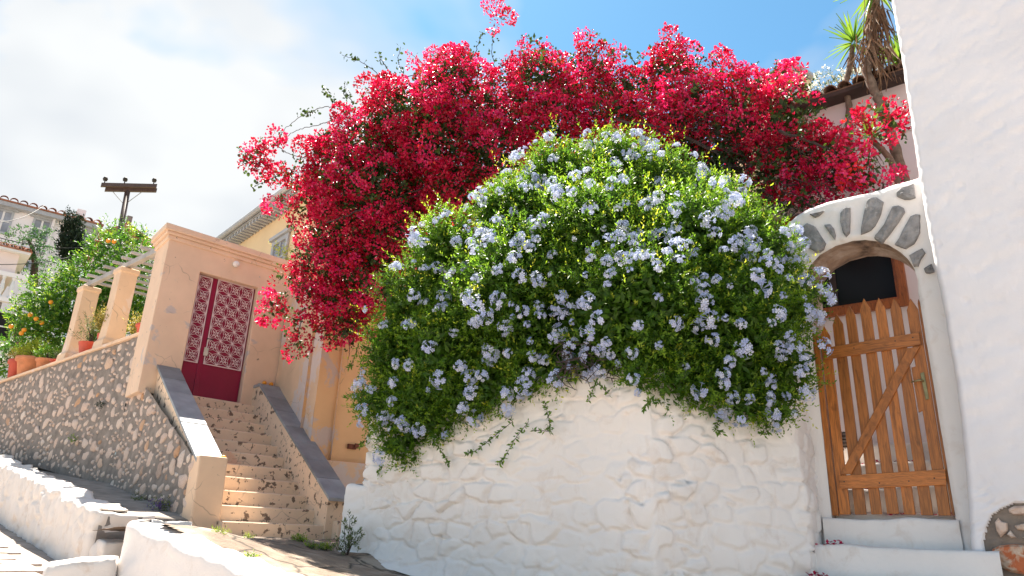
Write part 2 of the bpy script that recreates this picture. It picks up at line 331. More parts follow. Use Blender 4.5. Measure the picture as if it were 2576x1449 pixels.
class MB:
    def __init__(s): s.v, s.f = [], []
    def add(s, vs, fs):
        b = len(s.v); s.v += [tuple(float(q) for q in v) for v in vs]; s.f += [tuple(i + b for i in f) for f in fs]; return s
    def box(s, fr, h0, h1, d0, d1, z0, z1):
        return s.prism(fr, [(h0, z0), (h1, z0), (h1, z1), (h0, z1)], d0, d1)
    def prism(s, fr, poly, d0, d1):
        n = len(poly)
        vs = [fr.p(h, d0, z) for h, z in poly] + [fr.p(h, d1, z) for h, z in poly]
        fs = [tuple(range(n)), tuple(range(2 * n - 1, n - 1, -1))] + [(i, i + n, (i + 1) % n + n, (i + 1) % n) for i in range(n)]
        return s.add(vs, fs)
    def hexa(s, p):   # eight corners, bottom four then top four
        return s.add(p, [(3, 2, 1, 0), (4, 5, 6, 7), (0, 1, 5, 4), (1, 2, 6, 5), (2, 3, 7, 6), (3, 0, 4, 7)])
    def tube(s, pts, rad, n=6, cap=True):
        pts = [Vector([float(q) for q in p]) for p in pts]; rad = [rad] * len(pts) if isinstance(rad, (int, float)) else rad
        b = len(s.v)
        for i, p in enumerate(pts):
            t = (pts[min(i + 1, len(pts) - 1)] - pts[max(i - 1, 0)]).normalized()
            x = t.orthogonal().normalized() if i == 0 else (px - t * px.dot(t)).normalized()
            px = x; y = t.cross(x)
            for k in range(n):
                a = 2 * math.pi * k / n; s.v.append(tuple(p + (x * math.cos(a) + y * math.sin(a)) * rad[i]))
        for i in range(len(pts) - 1):
            for k in range(n):
                s.f.append((b + i * n + k, b + i * n + (k + 1) % n, b + (i + 1) * n + (k + 1) % n, b + (i + 1) * n + k))
        if cap:
            s.f.append(tuple(b + k for k in reversed(range(n)))); s.f.append(tuple(b + (len(pts) - 1) * n + k for k in range(n)))
        return s
    def lathe(s, c, prof, n=20, sx=1, sy=1):
        b = len(s.v)
        for r, z in prof:
            for k in range(n):
                a = 2 * math.pi * k / n; s.v.append((c[0] + r * sx * math.cos(a), c[1] + r * sy * math.sin(a), c[2] + z))
        for i in range(len(prof) - 1):
            for k in range(n):
                s.f.append((b + i * n + k, b + i * n + (k + 1) % n, b + (i + 1) * n + (k + 1) % n, b + (i + 1) * n + k))
        s.f.append(tuple(b + k for k in reversed(range(n)))); s.f.append(tuple(b + (len(prof) - 1) * n + k for k in range(n)))
        return s
    def mesh(s, name):
        me = bpy.data.meshes.new(name); me.from_pydata(s.v, [], s.f); me.update()
        bm = bmesh.new(); bm.from_mesh(me); bmesh.ops.recalc_face_normals(bm, faces=bm.faces); bm.to_mesh(me); bm.free(); return me
    def build(s, name, mat, parent=None, smooth=False, bev=0):
        o = link(name, s.mesh(name), mat, parent, smooth)
        if bev: bevel(o, bev)
        return o

def fast_mesh(name, co, faces, tint=None):
    """co (n,3), faces (m,k) all with k corners"""
    me = bpy.data.meshes.new(name); co = np.ascontiguousarray(co, np.float32); faces = np.ascontiguousarray(faces, np.int32)
    me.vertices.add(len(co)); me.vertices.foreach_set("co", co.ravel())
    m, k = faces.shape
    me.loops.add(m * k); me.loops.foreach_set("vertex_index", faces.ravel())
    me.polygons.add(m); me.polygons.foreach_set("loop_start", np.arange(0, m * k, k, dtype=np.int32))
    me.polygons.foreach_set("loop_total", np.full(m, k, np.int32))
    me.update(calc_edges=True); me.validate()
    if tint is not None:
        a = me.attributes.new("tint", 'FLOAT', 'POINT'); a.data.foreach_set("value", np.ascontiguousarray(tint, np.float32))
    return me
def unit(a): return a / np.maximum(np.linalg.norm(a, axis=-1, keepdims=True), 1e-9)
def scatter(name, TV, TF, P, X, Nn, S, tint, tjit=0.0):
    """copies of a template (x = length, z = normal) at P with length axis X, rough normal Nn, size S"""
    X = unit(X); Y = unit(np.cross(Nn, X)); Zz = np.cross(X, Y)
    S = np.broadcast_to(np.asarray(S, float), (len(P),))[:, None, None]
    TV = np.asarray(TV, float); TF = np.asarray(TF, int)
    co = P[:, None, :] + S * (TV[None, :, 0:1] * X[:, None, :] + TV[None, :, 1:2] * Y[:, None, :] + TV[None, :, 2:3] * Zz[:, None, :])
    fa = (TF[None] + (np.arange(len(P)) * len(TV))[:, None, None]).reshape(-1, TF.shape[1])
    tt = np.repeat(np.clip(tint, 0, 1), len(TV))
    return co.reshape(-1, 3), fa, tt
LEAF_V = [(0, 0, 0), (0.45, 0.20, 0.05), (1.0, 0, -0.04), (0.45, -0.20, 0.05), (0.45, 0, -0.03)]
LEAF_F = [(0, 4, 1), (1, 4, 2), (0, 3, 4), (3, 2, 4)]
ROUND_V = [(0, 0, 0), (0.3, 0.36, 0.10), (0.78, 0.30, 0.06), (1.0, 0, -0.05), (0.78, -0.30, 0.06), (0.3, -0.36, 0.10), (0.5, 0, -0.04)]
ROUND_F = [(0, 6, 1), (1, 6, 2), (2, 6, 3), (3, 6, 4), (4, 6, 5), (5, 6, 0)]
DIA_V = [(0, 0, 0), (0.55, 0.34, 0.10), (1.0, 0, 0.02), (0.55, -0.34, 0.10)]
DIA_F = [(0, 2, 1), (0, 3, 2)]

def vnoise(x, y, seed=0):
    xi, yi = np.floor(x).astype(int), np.floor(y).astype(int); fx, fy = x - xi, y - yi
    fx, fy = fx * fx * (3 - 2 * fx), fy * fy * (3 - 2 * fy)
    def h(i, j):
        n = (i * 374761393 + j * 668265263 + seed * 974711) & 0x7fffffff
        n = (n ^ (n >> 13)) * 1274126177 & 0x7fffffff
        return ((n ^ (n >> 16)) & 0xffff) / 65535.0
    return (h(xi, yi) * (1 - fx) + h(xi + 1, yi) * fx) * (1 - fy) + (h(xi, yi + 1) * (1 - fx) + h(xi + 1, yi + 1) * fx) * fy
def fbm(x, y, seed=0, oct=4):
    a, s = 0.0, 0.0
    for k in range(oct):
        w = 0.5 ** k; a = a + w * vnoise(x * 2 ** k, y * 2 ** k, seed + k * 17); s += w
    return a / s
def cells(h, z, cw=0.26, ch=0.17, seed=1, sharp=0.42):
    """relief of rounded stones: 1 on a stone, 0 in the joint, plus a number for each stone"""
    h = h + 0.35 * cw * (fbm(h * 5, z * 5, seed + 3) - 0.5) * 2; z = z + 0.35 * ch * (fbm(h * 5 + 9, z * 5, seed + 5) - 0.5) * 2
    X, Y = h / cw, z / ch; X = X + 0.5 * (np.floor(Y).astype(int) % 2)
    xi, yi = np.floor(X).astype(int), np.floor(Y).astype(int)
    f1 = np.full(h.shape, 9.0); f2 = np.full(h.shape, 9.0); idn = np.zeros(h.shape)
    def hs(i, j, k):
        n = (i * 73856093 ^ j * 19349663 ^ (k + seed * 31) * 83492791) & 0x7fffffff
        n = (n ^ (n >> 15)) * 2246822519 & 0x7fffffff; return ((n >> 7) & 0xffff) / 65535.0
    for dj in (-1, 0, 1):
        for di in (-1, 0, 1):
            cx, cy = xi + di, yi + dj
            d = np.hypot(X - (cx + 0.12 + 0.76 * hs(cx, cy, 1)), Y - (cy + 0.12 + 0.76 * hs(cx, cy, 2)))
            nid = hs(cx, cy, 3)
            closer = d < f1
            f2 = np.where(closer, f1, np.minimum(f2, d)); idn = np.where(closer, nid, idn); f1 = np.where(closer, d, f1)
    e = np.clip((f2 - f1) / sharp, 0, 1); e = e * e * (3 - 2 * e)
    return e, idn

def grid_mesh(name, Pts, matidx=None):
    """Pts (rows, cols, 3)"""
    r, c, _ = Pts.shape
    i = np.arange((r - 1) * (c - 1)); a = (i // (c - 1)) * c + i % (c - 1)
    f = np.stack([a, a + 1, a + c + 1, a + c], 1)
    me = fast_mesh(name, Pts.reshape(-1, 3), f)
    return me

def polyline(pts, step, rounding=0.05):
    """resampled path with smoothed tangents"""
    pts = [np.array(p[:2], float) for p in pts]
    out = []
    for a, b in zip(pts[:-1], pts[1:]):
        n = max(2, int(np.linalg.norm(b - a) / step)); out += [a + (b - a) * k / n for k in range(n)]
    out.append(pts[-1]); out = np.array(out)
    w = max(1, int(rounding / step)); sm = out.copy()
    for k in range(len(out)):
        lo, hi = max(0, k - w), min(len(out) - 1, k + w); m = min(k - lo, hi - k)
        sm[k] = out[k - m:k + m + 1].mean(0)
    t = np.gradient(sm, axis=0); t = t / np.linalg.norm(t, axis=1, keepdims=True)
    h = np.r_[0, np.cumsum(np.linalg.norm(np.diff(sm, axis=0), axis=1))]
    return sm, t, h
def ribbon(name, path, ztop, zbot, mat, parent=None, step=0.03, thick=0.4, amp=0.02, cw=0.26, ch=0.17, seed=1, rounding=0.05, edge_r=0.05, batter=0.0, flare=None, top_amp=0.015, base_noise=0.02, sharp=0.42, crisp=()):
    """a wall skin along a path (its face to the left of the walking direction), rounded over its top and back by `thick`"""
    P, t, h = polyline(path, step, rounding)
    nrm = np.stack([-t[:, 1], t[:, 0]], 1)
    zt = np.array([ztop(q / h[-1]) if callable(ztop) else ztop for q in h]); zb = np.array([zbot(q / h[-1]) if callable(zbot) else zbot for q in h])
    zt = zt + (fbm(h * 3, h * 0 + seed, seed, 3) - 0.5) * 0.06 * (top_amp / 0.015)
    nv = max(3, int(np.max(zt - zb) / step)); rows = []
    s = np.linspace(0, 1, nv)
    for q in s:
        z = zb + (zt - edge_r - zb) * q
        e, idn = cells(h, z, cw, ch, seed, sharp)
        off = amp * (e * (0.45 + 0.9 * idn) - 0.5) * np.clip(0.45 + 2.2 * (fbm(h * 1.4, z * 1.8, seed + 60, 3) - 0.25), 0.35, 1.3) + base_noise * 2 * (fbm(h * 2.2, z * 2.2, seed + 40) - 0.5) + 0.006 * (fbm(h * 22, z * 22, seed + 41, 2) - 0.5)
        for c_ in crisp: off = off * (1 - 0.8 * np.exp(-((h - c_) / 0.07) ** 2))
        off = off + 0.005 * (fbm(h * 45, z * 45, seed + 43, 2) - 0.5)
        off = off - batter * (z - zb)
        if flare: off = off + flare * np.exp(-(z - zb) / 0.07)
        rows.append(np.c_[P + nrm * off[:, None], z]); last = off
    for a in (25, 50, 70, 90):
        ra = math.radians(a); o = last - edge_r * (1 - math.cos(ra))
        rows.append(np.c_[P + nrm * o[:, None], zt - edge_r + edge_r * math.sin(ra)])
    m = max(2, int(thick / step))
    for k in range(1, m + 1):
        o = last - edge_r - thick * k / m
        z = zt + top_amp * 2 * (fbm(h * 6, np.full_like(h, k * step * 6), seed + 9) - 0.5)
        rows.append(np.c_[P + nrm * o[:, None], z])
    rows.append(np.c_[P + nrm * (last - edge_r - thick)[:, None], zb])
    me = grid_mesh(name, np.array(rows)[:, ::-1])
    return link(name, me, mat, parent, True)

def stone_meshes(k, seed):
    out = []
    r = random.Random(seed)
    for q in range(k):
        bm = bmesh.new(); bmesh.ops.create_icosphere(bm, subdivisions=2, radius=1.0)
        bmesh.ops.delete(bm, geom=[v for v in bm.verts if v.co.y > 0.35], context='VERTS')
        ph = [r.uniform(0, 6.28) for _ in range(4)]; sq = r.uniform(2.6, 4.5)
        for v in bm.verts:
            a = math.atan2(v.co.z, v.co.x)
            rr = 1 + 0.16 * math.sin(2 * a + ph[0]) + 0.13 * math.sin(3 * a + ph[1]) + 0.07 * math.sin(5 * a + ph[2])
            l = (abs(v.co.x) ** sq + abs(v.co.z) ** sq) ** (1 / sq) / max(1e-6, math.hypot(v.co.x, v.co.z)) if math.hypot(v.co.x, v.co.z) > 1e-4 else 1
            j = 1 + r.uniform(-0.06, 0.06)
            v.co.x *= rr / max(0.75, l) * j; v.co.z *= rr / max(0.75, l) * j; v.co.y *= 0.8 + 0.25 * r.random()
        me = bpy.data.meshes.new("rubble_stone_shape"); bm.to_mesh(me); bm.free()
        me.polygons.foreach_set("use_smooth", np.array([r.random() < 0.8 for _ in me.polygons])); out.append(me)
    return out

# ------------------------------------------------------------------ ground
def lane_z(x, y): return 0.247 + 0.0995 * 0.7071 * (y - x)
tp = np.array([(-2.75, 5.9, 1.53), (-1.2, 4.5, 1.22), (-3.3, 8.5, 1.44), (-2.0, 9.1, 1.44), (-1.34, 7.16, 1.35), (-0.68, 6.85, 1.17), (0.6, 6.2, 0.92), (1.2, 5.9, 0.80), (2.4, 5.6, 0.72), (0.2, 3.5, 0.72), (2.0, 3.0, 0.55), (-3.3, 7.2, 1.50), (-2.2, 7.4, 1.45)])
def terr_z(x, y):
    x, y = np.asarray(x, float), np.asarray(y, float)
    d = (x[..., None] - tp[:, 0]) ** 2 + (y[..., None] - tp[:, 1]) ** 2 + 0.05
    w = 1 / d ** 1.5; return (w * tp[:, 2]).sum(-1) / w.sum(-1)

# the whole ground: one sheet, the slope of the hill
gx = np.linspace(-220, 220, 90); gy = np.linspace(-60, 380, 90)
GX, GY = np.meshgrid(gx, gy)
gz = np.clip(lane_z(GX, GY), -6, 9) - 0.06 + np.where(np.hypot(GX, GY - 8) > 25, 0.6 * (fbm(GX * 0.06, GY * 0.06, 3) - 0.5), 0)
o = link("ground", grid_mesh("ground", np.dstack([GX, GY, gz])), M_ROAD, None, True); tag(o, kind="structure")
# the lane at lower left with its paving stones
LDIR = azv(-46); LN = azv(44)
lane = Frame((-1.386, 4.386), LDIR, -LN)          # h up the lane, d away from the low walls
lx = np.linspace(-6, 26, 120); ld = np.linspace(-0.3, 4.2, 20)
LX, LD = np.meshgrid(lx, ld)
LP = lane.o[None, None] + LX[..., None] * lane.e + LD[..., None] * lane.n
lz = lane_z(LP[..., 0], LP[..., 1]) + 0.02 * (fbm(LX * 3, LD * 3, 6) - 0.5) - 0.012
road = link("road", grid_mesh("road", np.dstack([LP, lz])), M_ROAD, None, True); tag(road, kind="structure")
pr = random.Random(3)
xx = 0.6
row = 0
while xx < 13.5:
    w = pr.uniform(0.32, 0.5); dd = 0.02 - pr.uniform(0, 0.25)
    while dd < 2.6:
        L = pr.uniform(0.35, 0.75)
        c = [(xx + 0.012 + pr.uniform(0, 0.05), dd + 0.012 + pr.uniform(0, 0.05)), (xx + w - 0.012 - pr.uniform(0, 0.05), dd + 0.012 + pr.uniform(0, 0.04)),
             (xx + w - 0.012 - pr.uniform(0, 0.05), dd + L - 0.015 - pr.uniform(0, 0.05)), (xx + 0.012 + pr.uniform(0, 0.05), dd + L - 0.015 - pr.uniform(0, 0.04))]
        mid = []
        for k in range(4):
            a, b = c[k], c[(k + 1) % 4]; mid.append(a)
            mid.append(((a[0] + b[0]) / 2 + pr.uniform(-0.02, 0.02), (a[1] + b[1]) / 2 + pr.uniform(-0.02, 0.02)))
        up = pr.uniform(0.004, 0.022)
        m = MB(); n = len(mid)
        lo = [lane.p(a, b, 0) for a, b in mid]; lo = [(p[0], p[1], lane_z(p[0], p[1]) - 0.05) for p in lo]
        hi = [(p[0], p[1], p[2] + 0.05 + up + pr.uniform(-0.004, 0.004)) for p in lo]
        m.add(lo + hi, [tuple(range(n, 2 * n))] + [(k, (k + 1) % n, n + (k + 1) % n, n + k) for k in range(n)])
        m.build("paving_stone", M_PAVE, road, bev=0.008)
        dd += L
    xx += w; row += 1

# the terrace in front of the stairs
tx = np.linspace(-4.6, 4.2, 150); ty = np.linspace(2.2, 10.2, 150)
TX, TY = np.meshgrid(tx, ty)
TZ = terr_z(TX, TY) + 0.035 * (fbm(TX * 2.5, TY * 2.5, 8) - 0.5) + 0.02 * (fbm(TX * 11, TY * 11, 18, 3) - 0.5)
ledge = (TX * 0.5 + TY * 0.87 + 0.25 * fbm(TX * 2, TY * 2, 4)) % 0.9
TZ = TZ - 0.025 * np.exp(-(ledge / 0.05) ** 2)
lim = (TX - (-1.386)) * LN[0] + (TY - 4.386) * LN[1]     # only on the inner side of the low wall
keepz = np.where(lim < 0.12, -3.0, TZ)
bmt = bmesh.new(); vs = [[bmt.verts.new((TX[i, j], TY[i, j], TZ[i, j])) for j in range(150)] for i in range(150)]
for i in range(149):
    for j in range(149):
        px_, py_ = TX[i, j], TY[i, j]; past = (px_ + 2.965) * LDIR[0] + (py_ - 5.896) * LDIR[1] > -0.08; beyond = (px_ + 4.15) * -0.682 + (py_ - 7.66) * 0.731 > -0.03
        if min(lim[i, j], lim[i + 1, j], lim[i, j + 1], lim[i + 1, j + 1]) > (0.42 if past else 0.10) and not (beyond and lim[i, j] < 0.95): bmt.faces.new((vs[i][j], vs[i][j + 1], vs[i + 1][j + 1], vs[i + 1][j]))
bmesh.ops.delete(bmt, geom=[v for v in bmt.verts if not v.link_faces], context='VERTS')
me = bpy.data.meshes.new("terrace"); bmt.to_mesh(me); bmt.free()
o = link("terrace", me, M_EARTH, None, True); tag(o, kind="structure")

# ------------------------------------------------------------------ low white walls along the lane
A_N = np.array([-2.965, 5.896]); B_N = np.array([-1.386, 4.386]); dn = (B_N - A_N) / np.linalg.norm(B_N - A_N)
nw = empty("low_wall", (*A_N, 1.0), "whitewashed low wall in the foreground, its sunny top edge running towards the camera", "wall")
C_N = B_N + dn * 3.4
LN_TOT = np.linalg.norm(C_N - A_N)
zN = lambda q: 1.55 - max(0.0, LN_TOT - q * (LN_TOT + 0.44)) * 0.285 / np.linalg.norm(B_N - A_N)
ribbon("wall_skin", [C_N, B_N, A_N, A_N + np.array([0.30, 0.32])], zN, lambda q: 0.1, M_WHITE, nw, step=0.03, thick=0.20, amp=0.008, cw=0.5, ch=0.4, seed=4, rounding=0.10, edge_r=0.05, top_amp=0.02)
PIER_O = np.array([-3.49, 8.42])
KC = np.array([-4.15, 7.66]); KF = np.array([-8.23, 12.03]); dk = (KF - KC) / np.linalg.norm(KF - KC); KE = KF + dk * 6
ke = empty("kerb_wall", (*KC, 1.1), "long whitewashed kerb wall with worn top stones below the rubble wall", "wall")
LK = np.linalg.norm(KE - KC) + 0.62
def zk_run(q):
    x = max(0.0, (1 - q) * LK - 0.62); return 1.655 + 0.128 * x
END = KC + (PIER_O - KC) * 0.60
# the walking direction keeps the face to the left, so the end face comes last
ribbon("wall_skin", [KE, KC, END][::-1], lambda q: zk_run(1 - q), lambda q: 0.55 + max(0, q * LK - 0.62) * 0.10, M_WHITE_DIRTY, ke, step=0.035, thick=0.30, amp=0.028, cw=0.24, ch=0.30, seed=9, rounding=0.09, edge_r=0.045, top_amp=0.03)
# small step between the two walls, the loose whitewashed block, the walkway slab
fs = Frame(KC, (END - KC) / np.linalg.norm(END - KC), -dk)
g_az = math.degrees(math.atan2(fs.e[0], fs.e[1]))
st = empty("corner_step", (*(KC - dk * 0.2), 1.0), "small whitewashed step tucked between the kerb wall and the foreground low wall", "step")
q0 = KC - dk * 0.02 + fs.e * 0.05
ribbon("step_skin", [q0 - dk * 0.34 + fs.e * 0.75, q0 - dk * 0.34, q0 + dk * 0.05], 1.37, 0.5, M_WHITE_DIRTY, st, step=0.03, thick=0.4, amp=0.02, seed=14, edge_r=0.03)
bk = D(205, 1412, 6.6)
blk = empty("white_block", (bk[0], bk[1], 1.0), "loose whitewashed stone block at the foot of the low wall by the lane", "block")
bb = Frame((bk[0], bk[1]), azv(60), azv(150))
bm = bmesh.new(); bmesh.ops.create_cube(bm, size=1); bmesh.ops.subdivide_edges(bm, edges=bm.edges, cuts=7, use_grid_fill=True)
for v in bm.verts:
    x, y, z = v.co; l = max(abs(x), abs(y), abs(z)); s = 0.5 / (x * x + y * y + z * z) ** 0.5
    k = 0.22; x, y, z = [c * (1 - k) + c * s * k * 1.25 for c in (x, y, z)]
    n = float(fbm(np.array([x * 4 + z * 3]), np.array([y * 4 + z * 2]), 5)[0]) - 0.5
    h = x * 0.46 * (1 + 0.25 * n); d = y * 0.36 * (1 + 0.25 * n); zz = z * 0.46 * (1 + 0.12 * n)
    v.co = Vector(bb.p(h, d, 1.03 + zz + 0.06 * x))
me = bpy.data.meshes.new("block_body"); bm.to_mesh(me); bm.free(); link("block_body", me, M_WHITE_DIRTY, blk, True)
# walkway slab between kerb and rubble wall
WALL_P = np.array([-5.87, 11.05]); WD = azv(-49)
pts = []
for t in np.linspace(0, 1, 40):
    ka = KC + (KE - KC) * t
    kb = (PIER_O + (WALL_P - PIER_O) * min(1, t * 3.0)) if t < 1 / 3 else WALL_P + WD * ((t - 1 / 3) * 1.5 * 11)
    zz = 1.60 + 0.126 * t * np.linalg.norm(KE - KC)
    pts.append([np.array([*(ka + (kb - ka) * s), zz + 0.015 * (vnoise(np.array([t * 40.0]), np.array([s * 5.0]), 2)[0] - 0.5)]) for s in np.linspace(0.06, 1.05, 10)])
pts = np.array(pts); front = pts[:1].copy(); front[:, :, 2] -= 0.6
walk = link("walkway", grid_mesh("walkway", np.concatenate([front, pts])), M_CONC, None, False); tag(walk, kind="structure")

# ------------------------------------------------------------------ stairs and gatehouse
SO = np.array([-4.1387, 11.5836]); SE = np.array([0.7068, 0.7074]); ST = np.array([0.6413, -0.7673])
sf = Frame(SO, SE, ST)                      # h across the stairs, d down the stairs
BZ = 1.422
stair = empty("staircase", sf.p(-0.6, 2.9, BZ), "peach painted outdoor staircase with flaking risers and slate topped parapets", "staircase")
T0, TR = 0.12, 0.2904
for i in range(1, 12):
    d_nose = T0 + (11 - i) * TR; z1 = BZ + 0.18 * i; z0 = z1 - 0.18 - (0.25 if i == 1 else 0.0)
    hl = -1.36 if i > 1 else -1.28; hr = 0.06 if i > 2 else 0.10 + 0.0
    m = MB(); n = 16
    hs = np.linspace(hl, hr, n)
    wob = 0.012 * (np.array([random.random() for _ in hs]) - 0.5); wz = 0.012 * (np.array([random.random() for _ in hs]) - 0.5)
    a = [sf.p(h, d_nose + w * 0.5, z0) for h, w in zip(hs, wob)]; b = [sf.p(h, d_nose + w, z1 - 0.012) for h, w in zip(hs, wob)]
    c = [sf.p(h, d_nose - 0.012 + w, z1 + q * 0.5) for h, w, q in zip(hs, wob, wz)]; e = [sf.p(h, d_nose - TR - 0.03, z1) for h in hs]
    f = [sf.p(h, d_nose - TR - 0.03, z0) for h in hs]
    m.v = a + b + c + e + f
    for r_ in range(4):
        for k in range(n - 1): m.f.append((r_ * n + k, r_ * n + k + 1, (r_ + 1) * n + k + 1, (r_ + 1) * n + k))
    m.f.append((0, n, 2 * n, 3 * n, 4 * n)); m.f.append((5 * n - 1, 4 * n - 1, 3 * n - 1, 2 * n - 1, n - 1))
    m.build("step", M_STEP, stair)
# left parapet: end pier, core, slate slabs
capz = lambda d: 3.80 - 0.583 * d
core = MB().prism(Frame(SO + SE * -1.54, ST, SE), [(0.0, 1.2), (2.46, 1.2), (2.46, capz(2.46) - 0.06), (0.0, capz(0) - 0.06)], 0.02, 0.30)
core.build("parapet", M_STEP, stair)
m = MB(); zp = capz(2.46) - 0.055
m.hexa([sf.p(-1.56, 2.83, 1.2), sf.p(-1.22, 2.83, 1.2), sf.p(-1.22, 2.44, 1.2), sf.p(-1.56, 2.44, 1.2),
        sf.p(-1.555, 2.70, zp), sf.p(-1.215, 2.70, zp), sf.p(-1.215, 2.40, zp + 0.02), sf.p(-1.555, 2.40, zp + 0.02)])
m.build("end_pier", M_PILLAR, stair, bev=0.02)
def slabs(h0, h1, d0, d1, zf, n, parent, over=0.02):
    for k in range(n):
        a = d0 + (d1 - d0) * k / n + 0.004; b = d0 + (d1 - d0) * (k + 1) / n - 0.004
        dz = random.uniform(-0.004, 0.004)
        m = MB().hexa([sf.p(h0 - over, b, zf(b) - 0.045), sf.p(h1 + over, b, zf(b) - 0.045), sf.p(h1 + over, a, zf(a) - 0.045), sf.p(h0 - over, a, zf(a) - 0.045),
                       sf.p(h0 - over, b, zf(b) + dz), sf.p(h1 + over, b, zf(b) + dz), sf.p(h1 + over, a, zf(a) + dz), sf.p(h0 - over, a, zf(a) + dz)])
        m.build("cap_slab", M_SLATE, parent, bev=0.006)
slabs(-1.54, -1.24, 0.0, 2.62, capz, 6, stair)
# right parapet
capr = lambda d: 3.90 - 0.632 * d
MB().prism(Frame(SO, ST, SE), [(0.0, 1.2), (3.06, 1.2), (3.06, capr(3.06) - 0.045), (0.24, capr(0.24) - 0.045), (0.0, capr(0.24) - 0.045)], 0.0, 0.30).build("parapet", M_STEP, stair)
slabs(0.0, 0.31, 0.24, 3.12, capr, 7, stair)
m = MB().hexa([sf.p(-0.02, 0.24 - 0.004, 3.70), sf.p(0.33, 0.236, 3.70), sf.p(0.33, 0.0, 3.70), sf.p(-0.02, 0.0, 3.70), sf.p(-0.02, 0.236, 3.748), sf.p(0.33, 0.236, 3.748), sf.p(0.33, 0.0, 3.748), sf.p(-0.02, 0.0, 3.748)])
m.build("cap_slab", M_SLATE, stair, bev=0.006)
# little plinth at the foot of the right parapet
MB().box(sf, 0.10, 0.45, 2.95, 3.22, 1.1, 1.66).build("plinth", M_STEP, stair, bev=0.02)

# gatehouse
gh = empty("gatehouse", sf.p(-0.8, -0.3, 3.4), "peach plastered gatehouse with flat cornice framing a crimson metal door", "gatehouse")
DL, DR, DB, DT = -1.19, -0.20, 3.40, 5.385
ZT = 5.78
H0, H1, GD = -1.75, 0.62, -0.72
wall = MB()
wall.prism(sf, [(H0, 3.36), (DL, 3.36), (DL, DT), (DR, DT), (DR, 2.2), (H1, 2.2), (H1, ZT), (H0, ZT)], 0.0, GD)
wall.build("wall", M_PEACH, gh, bev=0.012)
corn = MB()
corn.box(sf, H0 - 0.03, H1, 0.03, GD, ZT - 0.02, ZT + 0.05); corn.box(sf, H0 - 0.07, H1 + 0.002, 0.07, GD, ZT + 0.05, ZT + 0.10)
corn.box(sf, H0 - 0.11, H1 + 0.004, 0.11, GD, ZT + 0.10, ZT + 0.20)
corn.build("cornice", M_PEACH_CORN, gh, bev=0.012)
MB().box(sf, DL + 0.01, DR - 0.01, 0.10, -0.16, 3.30, 3.415).build("sill", M_PEACH_CORN, gh, bev=0.01)
# crimson door: fixed narrow leaf and wide leaf with iron grilles
DD = -0.13
fd = Frame(SO + ST * DD, SE, ST)
door = MB(); door.box(fd, DL + 0.003, DR - 0.003, 0.0, -0.05, 3.416, DT - 0.003)
door = door.build("door", M_DOOR, gh, bev=0.004)
def rect(u0, v0, u1, v1, u2, v2, u3, v3):
    q = [fd.hz(a, b) for a, b in ((u0, v0), (u1, v1), (u2, v2), (u3, v3))]
    return (q[0][0] + q[3][0]) / 2, (q[1][0] + q[2][0]) / 2, (q[2][1] + q[3][1]) / 2, (q[0][1] + q[1][1]) / 2
gA = rect(501, 693, 535, 700, 496.5, 913, 460.5, 908); gB = rect(549, 704, 638.7, 726, 604.5, 932.7, 510, 917)
def frame_bars(fr, r, w, d0, d1, mb):
    h0, h1, z0, z1 = r
    mb.box(fr, h0, h0 + w, d0, d1, z0, z1); mb.box(fr, h1 - w, h1, d0, d1, z0, z1)
    mb.box(fr, h0 + w, h1 - w, d0, d1, z0, z0 + w); mb.box(fr, h0 + w, h1 - w, d0, d1, z1 - w, z1); return mb
# raised stiles of the door
stile = MB(); stile.box(fd, gA[1] + 0.012, gB[0] - 0.012, 0.0, 0.018, 3.42, DT - 0.01); stile.box(fd, gB[1] + 0.012, DR - 0.01, 0.0, 0.014, 3.42, DT - 0.01)
stile.build("door_stile", M_DOOR, door, bev=0.003)
cA = (gA[1] - gA[0]); nrow = 7; ch_ = (gB[3] - gB[2] - 0.04) / (nrow - 0.0); cw_ = (gB[1] - gB[0] - 0.03) / 3
def rosette_mesh(w, h):
    f0 = Frame((0, 0), (1, 0), (0, -1)); m = MB(); r = min(w, h) * 0.17
    ring = [f0.p(r * math.cos(a), 0.012, r * math.sin(a)) for a in np.linspace(0, 2 * math.pi, 13)]
    m.tube(ring, 0.0055, 4, False)
    for k in range(6):
        a = math.pi / 3 * k + math.pi / 6
        m.tube([f0.p(r * math.cos(a), 0.012, r * math.sin(a)), f0.p(r * 1.75 * math.cos(a), 0.012, r * 1.75 * math.sin(a))], [0.0045, 0.009], 4)
    return m.mesh("rosette")
def star_mesh(w, h):
    f0 = Frame((0, 0), (1, 0), (0, -1)); m = MB()
    for k, (a, b) in enumerate([(w * .5, h * .5), (-w * .5, h * .5), (w * .5, -h * .5), (-w * .5, -h * .5), (w * .5, h * .2), (-w * .5, h * .2), (w * .5, -h * .2), (-w * .5, -h * .2), (w * .17, h * .48), (-w * .17, h * .48), (w * .17, -h * .48), (-w * .17, -h * .48)]):
        m.tube([f0.p(0, 0.010, 0), f0.p(a * 0.97, 0.010, b * 0.97)], 0.0042, 4)
    m.lathe(f0.p(0, 0.014, 0), [(0.001, -0.012), (0.012, -0.006), (0.012, 0.006), (0.001, 0.012)], 8)
    return m.mesh("star")
rz = math.atan2(SE[1], SE[0])
ROS, STA = rosette_mesh(cw_, ch_), star_mesh(cw_, ch_)
def place(name, me, mat, parent, p, rot=(0, 0, 0), sc=(1, 1, 1)):
    o = bpy.data.objects.new(name, me); col.objects.link(o); o.location = p; o.rotation_euler = rot; o.scale = sc
    if not me.materials: me.materials.append(mat)
    if parent: o.parent = parent; o.matrix_parent_inverse = Matrix.Translation(wloc(parent)).inverted()
    return o
